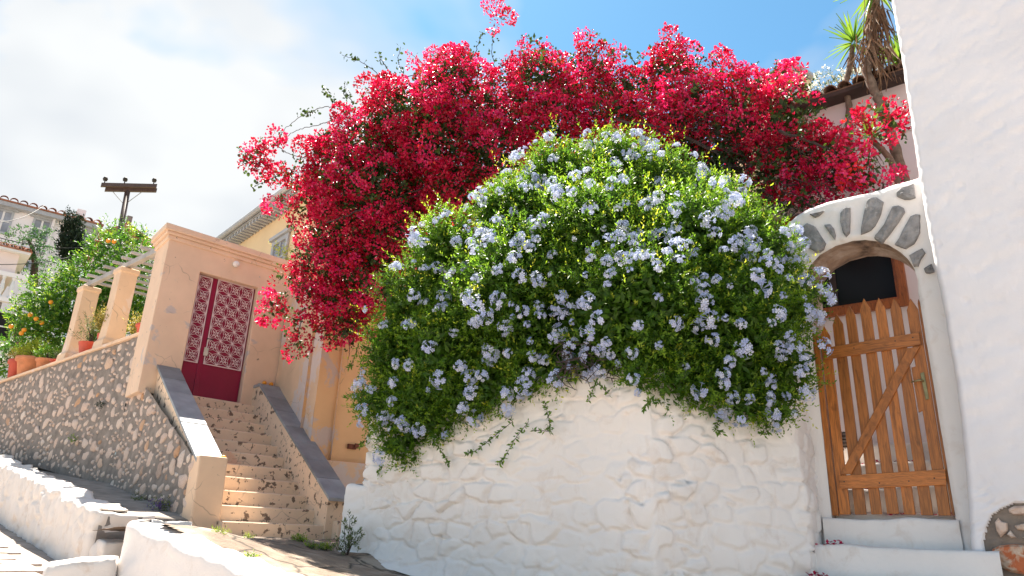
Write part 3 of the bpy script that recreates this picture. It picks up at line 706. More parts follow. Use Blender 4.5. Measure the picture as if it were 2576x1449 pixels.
for (r, nc) in ((gA, 1), (gB, 3)):
    frame_bars(fd, r, 0.014, 0.0, 0.022, MB()).build("grille_frame", M_GRILLE, door)
    w = (r[1] - r[0] - 0.03) / nc; h = (r[3] - r[2] - 0.04) / nrow
    for i in range(nc):
        for j in range(nrow):
            place("grille_rosette", ROS, M_GRILLE, door, fd.p(r[0] + 0.015 + w * (i + .5), 0.0, r[2] + 0.02 + h * (j + .5)), (0, 0, rz))
    for i in range(0, nc + 1):
        for j in range(0, nrow + 1):
            edge = i in (0, nc)
            sx = 0.5 if edge else 1.0
            x = r[0] + 0.015 + w * i; x = x + (w * 0.25 if i == 0 else -w * 0.25 if i == nc else 0)
            if edge or j in (0, nrow):
                # half stars along the frame: three rays into the panel
                m = MB(); ox = 1 if i == 0 else -1
                cx_, cz_ = r[0] + 0.015 + w * i, r[2] + 0.02 + h * j
                for (a, b) in [(w * .5, h * .5), (w * .5, h * .2), (w * .5, -h * .2), (w * .5, -h * .5), (w * .17, h * .48), (w * .17, -h * .48), (-w * .5, h * .5), (-w * .5, h * .2), (-w * .5, -h * .2), (-w * .5, -h * .5), (-w * .17, h * .48), (-w * .17, -h * .48)]:
                    if (i == 0 and a < 0) or (i == nc and a > 0) or (j == 0 and b < 0) or (j == nrow and b > 0): continue
                    m.tube([fd.p(cx_, 0.010, cz_), fd.p(cx_ + a * .97, 0.010, cz_ + b * .97)], 0.0042, 4)
                m.build("grille_star", M_GRILLE, door)
            else:
                place("grille_star", STA, M_GRILLE, door, fd.p(r[0] + 0.015 + w * i, 0.0, r[2] + 0.02 + h * j), (0, 0, rz))
MB().box(fd, gB[0] - 0.03, gB[0] + 0.035, 0.02, 0.045, gB[2] + 0.13, gB[2] + 0.26).build("lock_plate", M_LOCK, door, bev=0.003)
m = MB(); hx = gB[0] - 0.01; hz_ = gB[2] + 0.40; m.tube([fd.p(hx, 0.01, hz_), fd.p(hx, 0.06, hz_), fd.p(hx + 0.09, 0.065, hz_)], 0.008, 6); m.build("handle", M_IRON, door)
# globe lamp over the door
lp = sf.hz(590, 667); m = MB()
m.lathe(sf.p(lp[0], 0.07, lp[1]), [(0.055 * math.sin(a), -0.055 * math.cos(a)) for a in np.linspace(0.05, 3.09, 10)], 16)
gl = m.build("globe_lamp", M_GLOBE, gh, True); m = MB(); m.tube([sf.p(lp[0], 0.0, lp[1]), sf.p(lp[0], 0.03, lp[1])], 0.03, 10); m.build("lamp_base", M_GREYPAINT, gl)

# garden wall right of the stairs: pale return and orange front with a plinth
W1A = np.array(sf.p(0.34, 0.0, 0)[:2]); W1B = np.array([-2.79, 10.37])
gw = empty("garden_wall", (*W1B, 1.6), "stained pale and orange plastered garden wall beyond the right parapet of the stairs", "wall")
gw_path = [W1B + SE * 4.0, W1B, W1A]
skin = ribbon("pale_return", [W1B + SE * 0.001, W1A + ST * 0.03], 5.35, 1.3, M_PALE, gw, step=0.06, thick=0.3, amp=0.0, seed=21, edge_r=0.04, base_noise=0.012)
skin = ribbon("orange_front", [W1B + SE * 4.0, W1B + SE * 0.0], 5.35, 1.3, M_ORANGE, gw, step=0.06, thick=0.3, amp=0.0, seed=22, edge_r=0.04, base_noise=0.012)
pb = V(868, 1162, W1B, 45); pd = Frame(W1B, SE, ST)
MB().prism(pd, [(0.03, 1.2), (4.0, 1.2), (4.0, pb[2] + 0.04), (0.03, pb[2] - 0.02)], 0.02, 0.16).build("plinth", M_PALE, gw, bev=0.02)
rp = pd.hz(883, 1124); m = MB(); m.box(pd, rp[0] - 0.07, rp[0] + 0.07, 0.0, 0.05, rp[1] - 0.035, rp[1] + 0.035); m.box(pd, rp[0] + 0.03, rp[0] + 0.10, 0.05, 0.07, rp[1] - 0.02, rp[1] + 0.05)
m.build("rusty_bracket", M_RUST, gw, bev=0.005)

# ------------------------------------------------------------------ rubble retaining wall
sw = empty("rubble_wall", (*WALL_P, 2.0), "tall rubble stone retaining wall with pale stones in grey mortar under the terrace", "wall")
PA = np.array(sf.p(-1.535, 2.62, 0)[:2]); PB = np.array(sf.p(-1.70, -0.60, 0)[:2]); PC = WALL_P + WD * 14
runs = []
L1 = np.linalg.norm(PB - PA); L2 = np.linalg.norm(PC - WALL_P)
def wall_top1(x): return capz(2.62 - x * (2.62 / L1) * 1.0) - 0.05 if x < L1 * 2.62 / 3.22 else 3.86
def wall_pts(P0, P1, top, bot, step=0.05, seed=3):
    L = np.linalg.norm(P1 - P0); d = (P1 - P0) / L; n = np.array([-d[1], d[0]])
    hs = np.linspace(0, L, int(L / step)); rows = []
    nv = int(3.2 / step)
    tops = np.array([top(x) for x in hs]); bots = np.array([bot(x) for x in hs])
    for s in np.linspace(0, 1, nv):
        z = bots + (tops - bots) * s
        off = 0.05 * (fbm(hs * 4, z * 4, seed) - 0.5) + 0.02 * (fbm(hs * 18, z * 18, seed + 4, 3) - 0.5)
        rows.append(np.c_[P0 + d * hs[:, None] + n * off[:, None], z])
    return np.array(rows)[:, ::-1]
wb1 = lambda x: 1.40 + 0.10 * x
PBB = WALL_P
L1 = np.linalg.norm(PBB - PA)
def wt1(x):
    d = 2.62 - x * 0.80
    return max(1.9, capz(max(d, 0.0)) - 0.05) if d > 0.0 else 3.84
wt2 = lambda x: 4.37
wb2 = lambda x: 1.60 + 0.126 * (x + L1)
link("mortar_face", grid_mesh("mortar_face", wall_pts(PA, PBB, wt1, wb1, 0.04, 3)), M_MORTAR, sw, True)
link("mortar_face", grid_mesh("mortar_face", wall_pts(WALL_P, PC, wt2, wb2, 0.06, 5)), M_MORTAR, sw, True)
cf = Frame(WALL_P, WD, np.array([-WD[1], WD[0]]))
MB().box(cf, 0.02, 14, 0.05, -0.5, 4.372, 4.425).build("coping", M_PILLAR, sw, bev=0.012)
SM = stone_meshes(10, 8)
for me in SM: me.materials.append(M_RUBBLE)
placed = []; cand = []
r = random.Random(17)
def sizes(): return r.choice([0.028, 0.032, 0.036, 0.042, 0.05, 0.055, 0.06, 0.07, 0.08, 0.095])
for (P0, d, L, top, bot, ofs) in ((PA, (PBB - PA) / L1, L1, wt1, wb1, 0.0), (WALL_P, WD, 9.0, wt2, wb2, L1)):
    for tries in range(7000):
        x = r.uniform(0.02, L); z = r.uniform(1.4, 4.4); s = sizes() if tries > 420 else r.uniform(0.07, 0.135)
        asp = r.uniform(0.55, 0.95)
        if z - s * 1.1 < bot(x) or z + s * asp > top(x) - 0.02: continue
        X = x + ofs
        if ofs == 0 and x + s > L + 0.02: continue
        if any(math.hypot(X - q[0], (z - q[1]) * 1.15) < 1.10 * (s + q[2]) + 0.012 for q in placed if abs(X - q[0]) < 0.4): continue
        placed.append((X, z, s, asp, 1.0))
        cand.append((P0, d, x, z, s, asp))
print("rubble stones", len(cand))
def app_size(c):
    p = c[0] + c[1] * c[2]; return c[4] / np.linalg.norm(p)
cand.sort(key=app_size, reverse=True)
rest_v, rest_f = [], []
for k, (P0, d, x, z, s, asp) in enumerate(cand):
    p = P0 + d * x; n = np.array([-d[1], d[0]]); p = p - n * 0.006
    rotz = math.atan2(-d[1], -d[0])
    tilt = r.uniform(-0.5, 0.5); me = SM[k % len(SM)]
    if k < 300:
        o = place("stone", me, M_RUBBLE, sw, (float(p[0]), float(p[1]), z), (0, tilt, rotz), (s, r.uniform(0.022, 0.04), s * asp))
    else:
        Mx = Matrix.Translation((float(p[0]), float(p[1]), z)) @ Matrix.Rotation(rotz, 4, 'Z') @ Matrix.Rotation(tilt, 4, 'Y') @ Matrix.Diagonal((s, 0.035, s * asp, 1))
        b = len(rest_v); rest_v += [tuple(Mx @ v.co) for v in me.vertices]; rest_f += [tuple(i + b for i in f.vertices) for f in me.polygons]
if rest_v:
    m = MB(); m.v, m.f = rest_v, rest_f; me = bpy.data.meshes.new("small_stones"); me.from_pydata(m.v, [], m.f); me.update()
    o = link("small_stones", me, M_RUBBLE, sw, True); tag(o, kind="stuff")

# ------------------------------------------------------------------ white garden wall with the corner
GL = np.array([2.7253, 6.2300]); GA = 129
GE = azv(GA); GN = -azv(GA - 90)
gf = Frame(GL, GE, GN)                     # gate plane: h to the right, d towards the viewer
CORN = np.array([1.088, 5.442]); WLE = np.array([-1.40, 7.19])
ww = empty("white_wall", (*CORN, 0.8), "whitewashed stone garden wall with a sharp corner below the blue flowering shrub", "wall")
lw_dir = (WLE - CORN) / np.linalg.norm(WLE - CORN)
GLJ = GL - GE * 0.035 + GN * 0.05
path = [GLJ - GN * 0.5 - GE * 0.02, GLJ, GL + GN * 0.52 - GE * 0.02, CORN, WLE, WLE + np.array([0.45, 0.95]) * 0.9]
seg = [np.linalg.norm(np.array(b) - np.array(a)) for a, b in zip(path[:-1], path[1:])]; cum = np.r_[0, np.cumsum(seg)] / sum(seg)
def ww_bot(q): return float(np.interp(q, cum, [0.3, 0.3, 0.3, 0.80, 1.33, 1.40]))
def ww_top(q): return float(np.interp(q, cum, [2.95, 2.95, 2.88, 2.86, 2.9, 2.85]))
ribbon("wall_skin", path, ww_top, ww_bot, M_WHITE, ww, step=0.018, thick=0.5, amp=0.036, cw=0.23, ch=0.165, seed=6, rounding=0.012, edge_r=0.08, flare=0.10, base_noise=0.03, batter=0.02, sharp=0.26, crisp=[cum[3] * sum(seg)])
sb = np.array([-1.40, 7.16])
ribbon("buttress", [sb - lw_dir * 0.50 + np.array([0.42, 0.9]) * 0.06, sb + lw_dir * 0.20 + np.array([-0.42, -0.9]) * 0.03, sb + lw_dir * 0.20 + np.array([0.42, 0.9]) * 0.6], 1.97, 1.30, M_WHITE, ww, step=0.025, thick=0.25, amp=0.012, seed=31, rounding=0.06, edge_r=0.05)
# the upper terrace of soil the shrub grows in
m = MB(); m.hexa([(-1.0, 7.5, 1.5), (1.3, 6.4, 1.5), (3.0, 8.6, 1.5), (0.2, 9.6, 1.5), (-1.0, 7.5, 2.75), (1.3, 6.4, 2.85), (3.0, 8.6, 2.85), (0.2, 9.6, 2.75)])
o = m.build("planting_bed", M_SOIL); tag(o, kind="structure")

# ------------------------------------------------------------------ arch over the gate
aw = empty("arch_wall", gf.p(0.4, 0.05, 1.2), "whitewashed arched gateway with exposed grey wedge stones above the picket gate", "arch")
AD = 0.05
inner_px = [(2023, 684), (2040, 661), (2060, 639), (2100, 616), (2146, 603), (2175, 601), (2203, 604), (2232, 613), (2261, 630), (2283, 650), (2298, 673), (2304, 692), (2308, 703)]
inner = [gf.hz(u, v, AD) for u, v in inner_px]
hl = min(inner[0][0], gf.hz(2064, 800, AD)[0]) ; hr = gf.hz(2316, 800, AD)[0]
inner[0] = (hl + 0.01, inner[0][1])
left_leg = [(hl - 0.0, z) for z in np.linspace(1.4, inner[0][1] - 0.06, 8)]
right_leg = [(0.905, z) for z in np.linspace(inner[-1][1] - 0.1, 1.0, 14)]
outer_px = [(1900, 640), (1940, 600), (1971, 570), (2000, 541), (2031, 523), (2077, 508), (2140, 492), (2203, 477), (2261, 458), (2312, 444), (2330, 440)]
outer = [gf.hz(u, v, AD) for u, v in outer_px]
def resample(p, n):
    p = np.array(p); s = np.r_[0, np.cumsum(np.linalg.norm(np.diff(p, axis=0), axis=1))]; t = np.linspace(0, s[-1], n)
    return np.c_[np.interp(t, s, p[:, 0]), np.interp(t, s, p[:, 1])]
IN = np.concatenate([resample(left_leg, 20), resample(inner, 70), resample(right_leg, 50)])
ou_l = [(hl - 0.75, 1.4), (outer[0][0] - 0.25, 3.6), outer[0]]
ou_r = [(1.32, outer[-1][1] - 0.12), (1.32, 1.0)]
OU = np.concatenate([resample(ou_l, 20), resample(outer + [(1.32, outer[-1][1] + 0.02)], 70), resample(ou_r, 50)])
nm = 22; rows = []
for k in range(nm):
    s = k / (nm - 1); q = IN * (1 - s) + OU * s
    off = 0.035 * (fbm(q[:, 0] * 6, q[:, 1] * 6, 12) - 0.5) + 0.014 * (fbm(q[:, 0] * 25, q[:, 1] * 25, 13, 2) - 0.5) - (0.03 * max(0, 1 - s * 9) ** 2) - 0.03 * max(0, 1 - (1 - s) * 9) ** 2
    rows.append(np.array([gf.p(a, AD + d, z) for (a, z), d in zip(q, off)]))
rows = rows[::-1]
back = [np.array([gf.p(a, AD - 0.45, z) for a, z in OU])]
link("wall_face", grid_mesh("wall_face", np.array(back + rows)[:, ::-1]), M_WHITE, aw, True)
M_SOFFIT = None
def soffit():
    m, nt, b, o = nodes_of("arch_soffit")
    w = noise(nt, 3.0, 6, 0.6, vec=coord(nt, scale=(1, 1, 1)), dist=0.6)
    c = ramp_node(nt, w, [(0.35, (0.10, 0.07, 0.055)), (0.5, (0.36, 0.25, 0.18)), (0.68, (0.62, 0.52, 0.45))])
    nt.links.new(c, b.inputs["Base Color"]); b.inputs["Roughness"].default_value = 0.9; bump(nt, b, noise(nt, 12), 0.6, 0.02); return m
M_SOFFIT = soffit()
sof = []
for k in range(14):
    dd = AD - 0.03 - 0.47 * k / 13
    sof.append(np.array([gf.p(a, dd, z - 0.02 * math.sin(k * 1.9) * 0.5 - 0.0) for a, z in IN]))
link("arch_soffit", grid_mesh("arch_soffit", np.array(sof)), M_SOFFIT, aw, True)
cp = lambda x, y: (1916.7 + 0.28655 * x, 415.3 + 0.28655 * y)
vous = [[(300, 630), (350, 560), (400, 510), (470, 540), (520, 620), (565, 690), (540, 740), (490, 775), (390, 720)],
        [(550, 530), (600, 520), (635, 560), (652, 620), (645, 660), (605, 610)],
        [(695, 430), (720, 385), (745, 368), (780, 372), (782, 500), (776, 600), (745, 635), (720, 610), (692, 510)],
        [(925, 310), (960, 288), (1010, 286), (1070, 330), (1050, 430), (1000, 540), (960, 580), (870, 616), (875, 560), (890, 450)],
        [(1150, 372), (1200, 360), (1245, 376), (1258, 415), (1200, 500), (1105, 640), (1050, 685), (985, 645), (1020, 600), (1070, 540)],
        [(1310, 455), (1350, 436), (1392, 440), (1396, 600), (1345, 690), (1265, 742), (1170, 702), (1205, 650), (1240, 580)],
        [(1300, 800), (1350, 765), (1415, 738), (1442, 770), (1405, 830), (1372, 890), (1330, 885), (1315, 840)],
        [(1425, 915), (1460, 890), (1490, 870), (1502, 900), (1516, 942), (1470, 955), (1440, 952)],
        [(1180, 245), (1230, 200), (1290, 190), (1335, 168), (1352, 290), (1300, 312), (1255, 310), (1190, 282)],
        [(425, 440), (480, 425), (552, 408), (510, 445), (470, 466)]]
for pl in vous:
    q = [gf.hz(*cp(*c), AD) for c in pl]; n = len(q); c0 = np.mean(q, axis=0)
    m = MB(); rings = []
    for sc, dz in ((1.0, -0.03), (0.98, 0.022), (0.86, 0.034), (0.45, 0.040)):
        rings.append([gf.p(c0[0] + (a - c0[0]) * sc + random.uniform(-.004, .004), AD + dz + random.uniform(-.006, .006), c0[1] + (z - c0[1]) * sc + random.uniform(-.004, .004)) for a, z in q])
    m.v = sum(rings, []) + [gf.p(c0[0], AD + 0.04, c0[1])]
    for k in range(3):
        for i in range(n): m.f.append((k * n + i, k * n + (i + 1) % n, (k + 1) * n + (i + 1) % n, (k + 1) * n + i))
    for i in range(n): m.f.append((3 * n + i, 3 * n + (i + 1) % n, 4 * n))
    m.build("wedge_stone", M_VOUSSOIR, aw)

# ------------------------------------------------------------------ picket gate
gate = empty("picket_gate", gf.p(0.44, 0, 1.78), "varnished pine picket gate with diagonal brace and brass handle under the arch", "gate")
c5 = lambda x, y: (1916.7 + 0.4928 * x, 734.7 + 0.4928 * y)
tips = [3.42, 3.515, 3.575, 3.615, 3.60, 3.575, 3.55]
PW = 0.084
xs = [0.115, 0.235, 0.355, 0.475, 0.595, 0.715, 0.835]
for k, (x, zt) in enumerate(zip(xs, tips)):
    w = PW / 2 * random.uniform(0.94, 1.06); zb = 1.80 + random.uniform(-0.006, 0.006); j = random.uniform(-0.006, 0.006)
    MB().prism(gf, [(x - w, zb), (x + w, zb), (x + w + j, zt - 0.10), (x + j, zt), (x - w + j, zt - 0.10)], -0.018, 0.004).build("picket", M_WOOD, gate, bev=0.003)
MB().prism(gf, [(-0.005, 1.79), (0.062, 1.79), (0.062, 3.36), (0.03, 3.40), (-0.005, 3.37)], -0.035, 0.004).build("hinge_stile", M_WOOD, gate, bev=0.003)
MB().prism(gf, [(0.882, 1.80), (0.900, 1.80), (0.900, 3.50), (0.891, 3.54), (0.882, 3.50)], -0.05, -0.012).build("closing_stile", M_WOOD, gate, bev=0.002)
def board(px, d0, d1, name, mat):
    q = [gf.hz(*c5(*p), d1) for p in px]; return MB().prism(gf, q, d0, d1).build(name, mat, gate, bev=0.004)
board([(300, 288), (800, 205), (812, 268), (316, 345)], 0.0045, 0.030, "rail", M_WOOD_H)
board([(391, 938), (936, 904), (942, 985), (399, 1006)], 0.0045, 0.030, "rail", M_WOOD_H)
m_diag = wood("varnished_pine_brace", (0.52, 0.18, 0.035), (3, 3, 1.5))
board([(400, 930), (456, 928), (806, 276), (742, 286)], 0.0045, 0.028, "brace", m_diag)
lq = [gf.hz(*c5(*p), 0.006) for p in [(762, 385), (800, 375), (832, 600), (800, 615)]]
MB().prism(gf, lq, -0.012, 0.006).build("lock_board", M_WOOD, gate, bev=0.003)
pq = [gf.hz(*c5(*p), 0.01) for p in [(808, 415), (828, 408), (854, 545), (836, 552)]]
MB().prism(gf, pq, 0.0065, 0.016).build("handle_plate", M_BRASS, gate, bev=0.003)
ha = gf.hz(*c5(820, 452), 0.03); hb = gf.hz(*c5(760, 460), 0.06)
m = MB(); m.tube([gf.p(ha[0], 0.012, ha[1]), gf.p(ha[0], 0.055, ha[1]), gf.p(ha[0] - 0.02, 0.06, ha[1]), gf.p(hb[0], 0.058, hb[1])], [0.009, 0.009, 0.009, 0.006], 8); m.build("lever", M_BRASS, gate, True)
for (x, y) in ((335, 318), (470, 286), (680, 250), (770, 232), (420, 968), (600, 975), (750, 965), (880, 950)):
    h, z = gf.hz(*c5(x, y), 0.03); MB().lathe(gf.p(h, 0.0, z), [(0.001, 0)], 3) if False else None
    m = MB(); m.tube([gf.p(h, 0.029, z), gf.p(h, 0.0325, z)], 0.006, 6); m.build("nail", M_IRON, gate)

# whitewashed steps up to the gate
gs = empty("gate_steps", gf.p(0.4, 0.2, 0.8), "worn whitewashed steps leading up to the picket gate", "steps")
for k, (zt, d1) in enumerate(((1.765, 0.10), (1.545, 0.40), (1.32, 0.72), (1.10, 1.04), (0.88, 1.36))):
    a = np.array(gf.p(1.18 if k else 0.93, d1 - 0.02, 0)[:2]); b = np.array(gf.p(-0.04, d1, 0)[:2])
    ribbon("step", [a, b], zt, zt - 0.45, M_WHITE, gs, step=0.025, thick=0.42 if k else 0.30, amp=0.006, cw=0.5, ch=0.4, seed=50 + k, edge_r=0.035, top_amp=0.012, base_noise=0.018)

# passage behind the gate: floor, inner steps, house wall with the dark window
pf = Frame(GL - GN * 0, GE, GN)
ps = empty("passage_steps", gf.p(0.4, -0.6, 1.7), "shaded inner steps with fallen petals seen between the gate pickets", "steps")
for k, (zt, d1) in enumerate(((1.80, -0.10), (2.05, -0.50), (2.30, -0.85), (2.52, -1.15))):
    a = np.array(gf.p(1.6, d1, 0)[:2]); b = np.array(gf.p(-0.6, d1, 0)[:2])
    ribbon("step", [a, b], zt, zt - 0.3, M_WHITE_DIRTY, ps, step=0.04, thick=0.40, amp=0.0, seed=60 + k, edge_r=0.03)
BD = -1.70
bh = empty("back_house", gf.p(1.0, BD, 2.0), "pinkish white house behind the arch with a tiled eave and a wooden framed window", "house")
bf = Frame(GL + GN * BD, GE, GN)
wz = lambda x, y: bf.hz(*cp(x, y))
wl_, wr_ = wz(505, 1250)[0] - 0.5, wz(1200, 1000)[0]; wb_ = wz(900, 1230)[1]; wt_ = wb_ + 1.15
# eave line of the house
ev = [bf.hz(2055, 283), bf.hz(2280, 205)]
ze = (ev[0][1] + ev[1][1]) / 2
hwL, hwR = ev[0][0] - 0.35, 3.4
wallm = MB()
for (h0, h1, z0, z1) in ((hwL, wl_, 1.6, ze), (wr_, hwR, 1.6, ze), (wl_, wr_, 1.6, wb_), (wl_, wr_, wt_, ze)):
    wallm.box(bf, h0, h1, 0.0, -0.4, z0, z1)
wallm.build("wall", M_PINKWALL, bh)
MB().box(bf, hwL - 0.0, hwR, 0.001, 0.03, ze - 0.62, ze - 0.57).build("wall_band", M_PLASTICWHITE, bh)
winf = frame_bars(bf, (wl_ - 0.05, wr_ + 0.075, wb_ - 0.085, wt_ + 0.08), 0.085, 0.06, -0.02, MB()).build("window_frame", M_WINWOOD, bh, bev=0.006)
frame_bars(bf, (wl_ + 0.03, wr_ - 0.008, wb_ - 0.0, wt_), 0.03, 0.03, -0.03, MB()).build("sash", M_WINWOOD, winf, bev=0.004)
MB().box(bf, wl_, wr_, -0.06, -0.08, wb_, wt_).build("pane", M_GLASS, winf)
MB().box(bf, wl_ + 0.62, wl_ + 0.70, -0.035, -0.055, wb_ + 0.03, wt_).build("mullion", M_DARKWOODBEAM, winf)
# eave: rafter board and barrel tiles
MB().box(bf, hwL - 0.1, hwR, 0.22, -0.5, ze, ze + 0.05).build("eave_board", M_DARKWOODBEAM, bh)
tile_me = None
def tile_mesh(r=0.075, L=0.5, n=7):
    m = MB(); 
    for s_ in (0, 1):
        for rr in (r, r - 0.014):
            for k in range(n):
                a = math.pi * k / (n - 1); m.v.append((rr * math.cos(a), s_ * L, rr * math.sin(a) * 0.9))
    for k in range(n - 1):
        m.f += [(k, k + 1, 2 * n + k + 1, 2 * n + k), (n + k + 1, n + k, 3 * n + k, 3 * n + k + 1), (k + 1, k, n + k, n + k + 1)]
    return m.mesh("barrel_tile")
TM = tile_mesh(); TM.materials.append(M_OLDTILE)
h = hwL - 0.08
while h < 2.6:
    for j in range(3):
        place("roof_tile", TM, M_OLDTILE, bh, bf.p(h + random.uniform(-.01, .01), 0.27 - 0.42 * j, ze + 0.055 + 0.13 * j), (math.radians(17), random.uniform(-.04, .04), math.radians(180 - 0) - math.radians(GA - 90) + math.pi), (1, 1, 1))
    h += 0.165
sl = MB(); sl.hexa([bf.p(hwL - .1, .22, ze + .051), bf.p(hwR, .22, ze + .051), bf.p(hwR, -2.2, ze + .051), bf.p(hwL - .1, -2.2, ze + .051), bf.p(hwL - .1, .22, ze + .07), bf.p(hwR, .22, ze + .07), bf.p(hwR, -2.2, ze + .80), bf.p(hwL - .1, -2.2, ze + .80)])
sl.build("roof_deck", M_OLDTILE, bh)
# oval bulkhead lamp on the inner wall of the passage
lb = gf.hz(*c5(422, 755), -0.30)
bl = empty("bulkhead_lamp", gf.p(lb[0], -0.3, lb[1]), "small oval iron bulkhead lamp behind the left pickets of the gate", "lamp")
m = MB(); m.lathe((0, 0, 0), [(0.001, -0.075), (0.03, -0.06), (0.042, 0), (0.03, 0.06), (0.001, 0.075)], 12); 
m.v = [gf.p(lb[0] + a, -0.30 + b * 0.7, lb[1] + c) for a, b, c in m.v]; m.build("lamp_body", M_GLOBE, bl, True)
m = MB()
for k in range(5):
    zz = -0.06 + 0.03 * k; rr = 0.044 * math.sqrt(max(0.05, 1 - (zz / 0.085) ** 2)) + 0.004
    m.tube([gf.p(lb[0] + rr * math.cos(a), -0.30 + rr * .75 * math.sin(a), lb[1] + zz) for a in np.linspace(0, 2 * math.pi, 11)], 0.005, 4, False)
m.box(gf, lb[0] - 0.05, lb[0] - 0.03, -0.36, -0.26, lb[1] - 0.085, lb[1] + 0.085)
m.build("lamp_cage", M_IRON, bl)

# ------------------------------------------------------------------ white house at the right edge
HO = GL + GE * 0.92 + GN * 0.28
hf = Frame(HO, GE, GN)
rh = empty("white_house", hf.p(1.2, 0, 1.0), "smooth white house wall filling the right edge of the view", "house")
ez = np.array([0.2, 1.38, 1.91, 2.3, 2.77, 3.30, 3.73, 4.38, 5.34, 6.34, 9.0]); eh = np.array([0.03, 0.065, 0.118, 0.15, 0.172, 0.173, 0.164, 0.162, 0.181, 0.19, 0.20])
c8 = lambda x, y: (2300 + 0.2504 * x, 1086 + 0.2504 * y)
patch = [hf.hz(*c8(*p)) for p in [(712, 1500), (700, 1380), (706, 1250), (690, 1100), (715, 970), (765, 850), (860, 775), (1000, 712), (1110, 702), (1330, 720), (1400, 900), (1420, 1500)]]
patch[0] = (patch[0][0], 0.9); patch[-1] = (patch[-1][0], 0.9)
def inside(h, z, poly):
    r_ = np.zeros(h.shape, bool); n = len(poly)
    for i in range(n):
        (x1, y1), (x2, y2) = poly[i], poly[(i + 1) % n]
        c = ((y1 > z) != (y2 > z)); r_ ^= c & (h < (x2 - x1) * (z - y1) / ((y2 - y1) if y2 != y1 else 1e-9) + x1)
    return r_
zz = np.r_[np.arange(0.2, 1.0, 0.03), np.arange(1.0, 2.0, 0.010), np.arange(2.0, 8.0, 0.028)]; ks = np.r_[-0.5, -0.3, -0.12, -0.05, -0.03, -0.015, np.arange(0.0, 0.9, 0.010), np.arange(0.9, 3.2, 0.03)]
ZZ, KK = np.meshgrid(zz, ks, indexing='ij')
eo = np.interp(ZZ, ez, eh) + 0.014 * (fbm(ZZ * 6, ZZ * 0, 77) - 0.5) + 0.01 * (fbm(ZZ * 25, ZZ * 0, 78) - 0.5)
hh = eo + np.maximum(KK, 0) ; rr = 0.04
dd = np.where(KK < 0, KK, 0.0) - np.where(KK >= 0, rr * np.clip(1 - KK / rr, 0, 1) ** 2, rr)
dd = dd + 0.03 * (fbm(hh * 1.3, ZZ * 1.3, 71) - 0.5) + 0.020 * (fbm(hh * 5 + ZZ * 1.5, ZZ * 13 - hh * 4, 72) - 0.5) - 0.012 * np.clip(fbm(hh * 9, ZZ * 26 - hh * 8, 75, 2) - 0.62, 0, 1) * 4 + 0.006 * (fbm(hh * 18, ZZ * 18, 73, 3) - 0.5)
ins = inside(hh, ZZ, patch) & (KK >= 0.0)
dd = dd - np.where(ins, 0.045, 0)
PP = hf.o[None, None] + hh[..., None] * hf.e + dd[..., None] * hf.n
me = grid_mesh("wall_skin", np.dstack([PP, ZZ])); me.materials.append(M_WHITE_HOUSE); me.materials.append(M_MORTAR)
fi = (ins[:-1, :-1] & ins[1:, 1:]).ravel().astype(np.int32); me.polygons.foreach_set("material_index", fi)
me.polygons.foreach_set("use_smooth", np.ones(len(me.polygons), bool))
o = bpy.data.objects.new("wall_skin", me); col.objects.link(o); o.parent = rh; o.matrix_parent_inverse = Matrix.Translation(wloc(rh)).inverted()
hst = [[(940, 775), (1000, 745), (1110, 738), (1180, 770), (1110, 832), (990, 836), (945, 805)], [(805, 905), (838, 866), (872, 900), (930, 915), (936, 1000), (862, 1060), (822, 1000)],
       [(1003, 945), (1060, 925), (1150, 915), (1190, 960), (1110, 992), (1030, 982)], [(925, 1032), (958, 990), (1022, 1062), (975, 1066)],
       [(1080, 1060), (1180, 1030), (1280, 1090), (1200, 1120)], [(775, 1182), (850, 1142), (980, 1128), (1110, 1135), (1150, 1300), (1110, 1440), (960, 1412), (850, 1352), (792, 1262)]]
for k, pl in enumerate(hst):
    q = [hf.hz(*c8(*c)) for c in pl]; n = len(q); c0 = np.mean(q, axis=0); m = MB(); rings = []
    for sc, dz in ((1.02, -0.07), (0.98, -0.02), (0.80, 0.004), (0.4, 0.010)):
        rings.append([hf.p(c0[0] + (a - c0[0]) * sc, dz + random.uniform(-.005, .005), c0[1] + (z - c0[1]) * sc) for a, z in q])
    m.v = sum(rings, []) + [hf.p(c0[0], 0.008, c0[1])]
    for a in range(3):
        for i in range(n): m.f.append((a * n + i, a * n + (i + 1) % n, (a + 1) * n + (i + 1) % n, (a + 1) * n + i))
    for i in range(n): m.f.append((3 * n + i, 3 * n + (i + 1) % n, 4 * n))
    m.build("stone", M_OSTONE if k == 5 else M_RUBBLE, rh)

# ------------------------------------------------------------------ garden terrace and hillside behind the rubble wall
gs_ = np.linspace(0, 1, 60); ga = np.linspace(-0.02, 1, 60)
A0 = WALL_P + WD * 0.0 - np.array([-WD[1], WD[0]]) * 0.15; rows = []
inw = -np.array([-WD[1], WD[0]])
for q in np.linspace(0, 1, 70):
    dist = 60 * q ** 1.6; row_ = []
    for s in np.linspace(0, 1, 70):
        p = A0 + WD * (-0.0 + 75 * s ** 1.5) + inw * dist + azv(45) * 0
        z = 4.36 + max(0, dist - 7) * 0.24 + 0.4 * (fbm(np.array([p[0] * .3]), np.array([p[1] * .3]), 5)[0] - .5) * min(1, dist / 5)
        row_.append((p[0], p[1], z))
    rows.append(row_)
o = link("garden_ground", grid_mesh("garden_ground", np.array(rows)), M_HILL, None, True); tag(o, kind="structure")

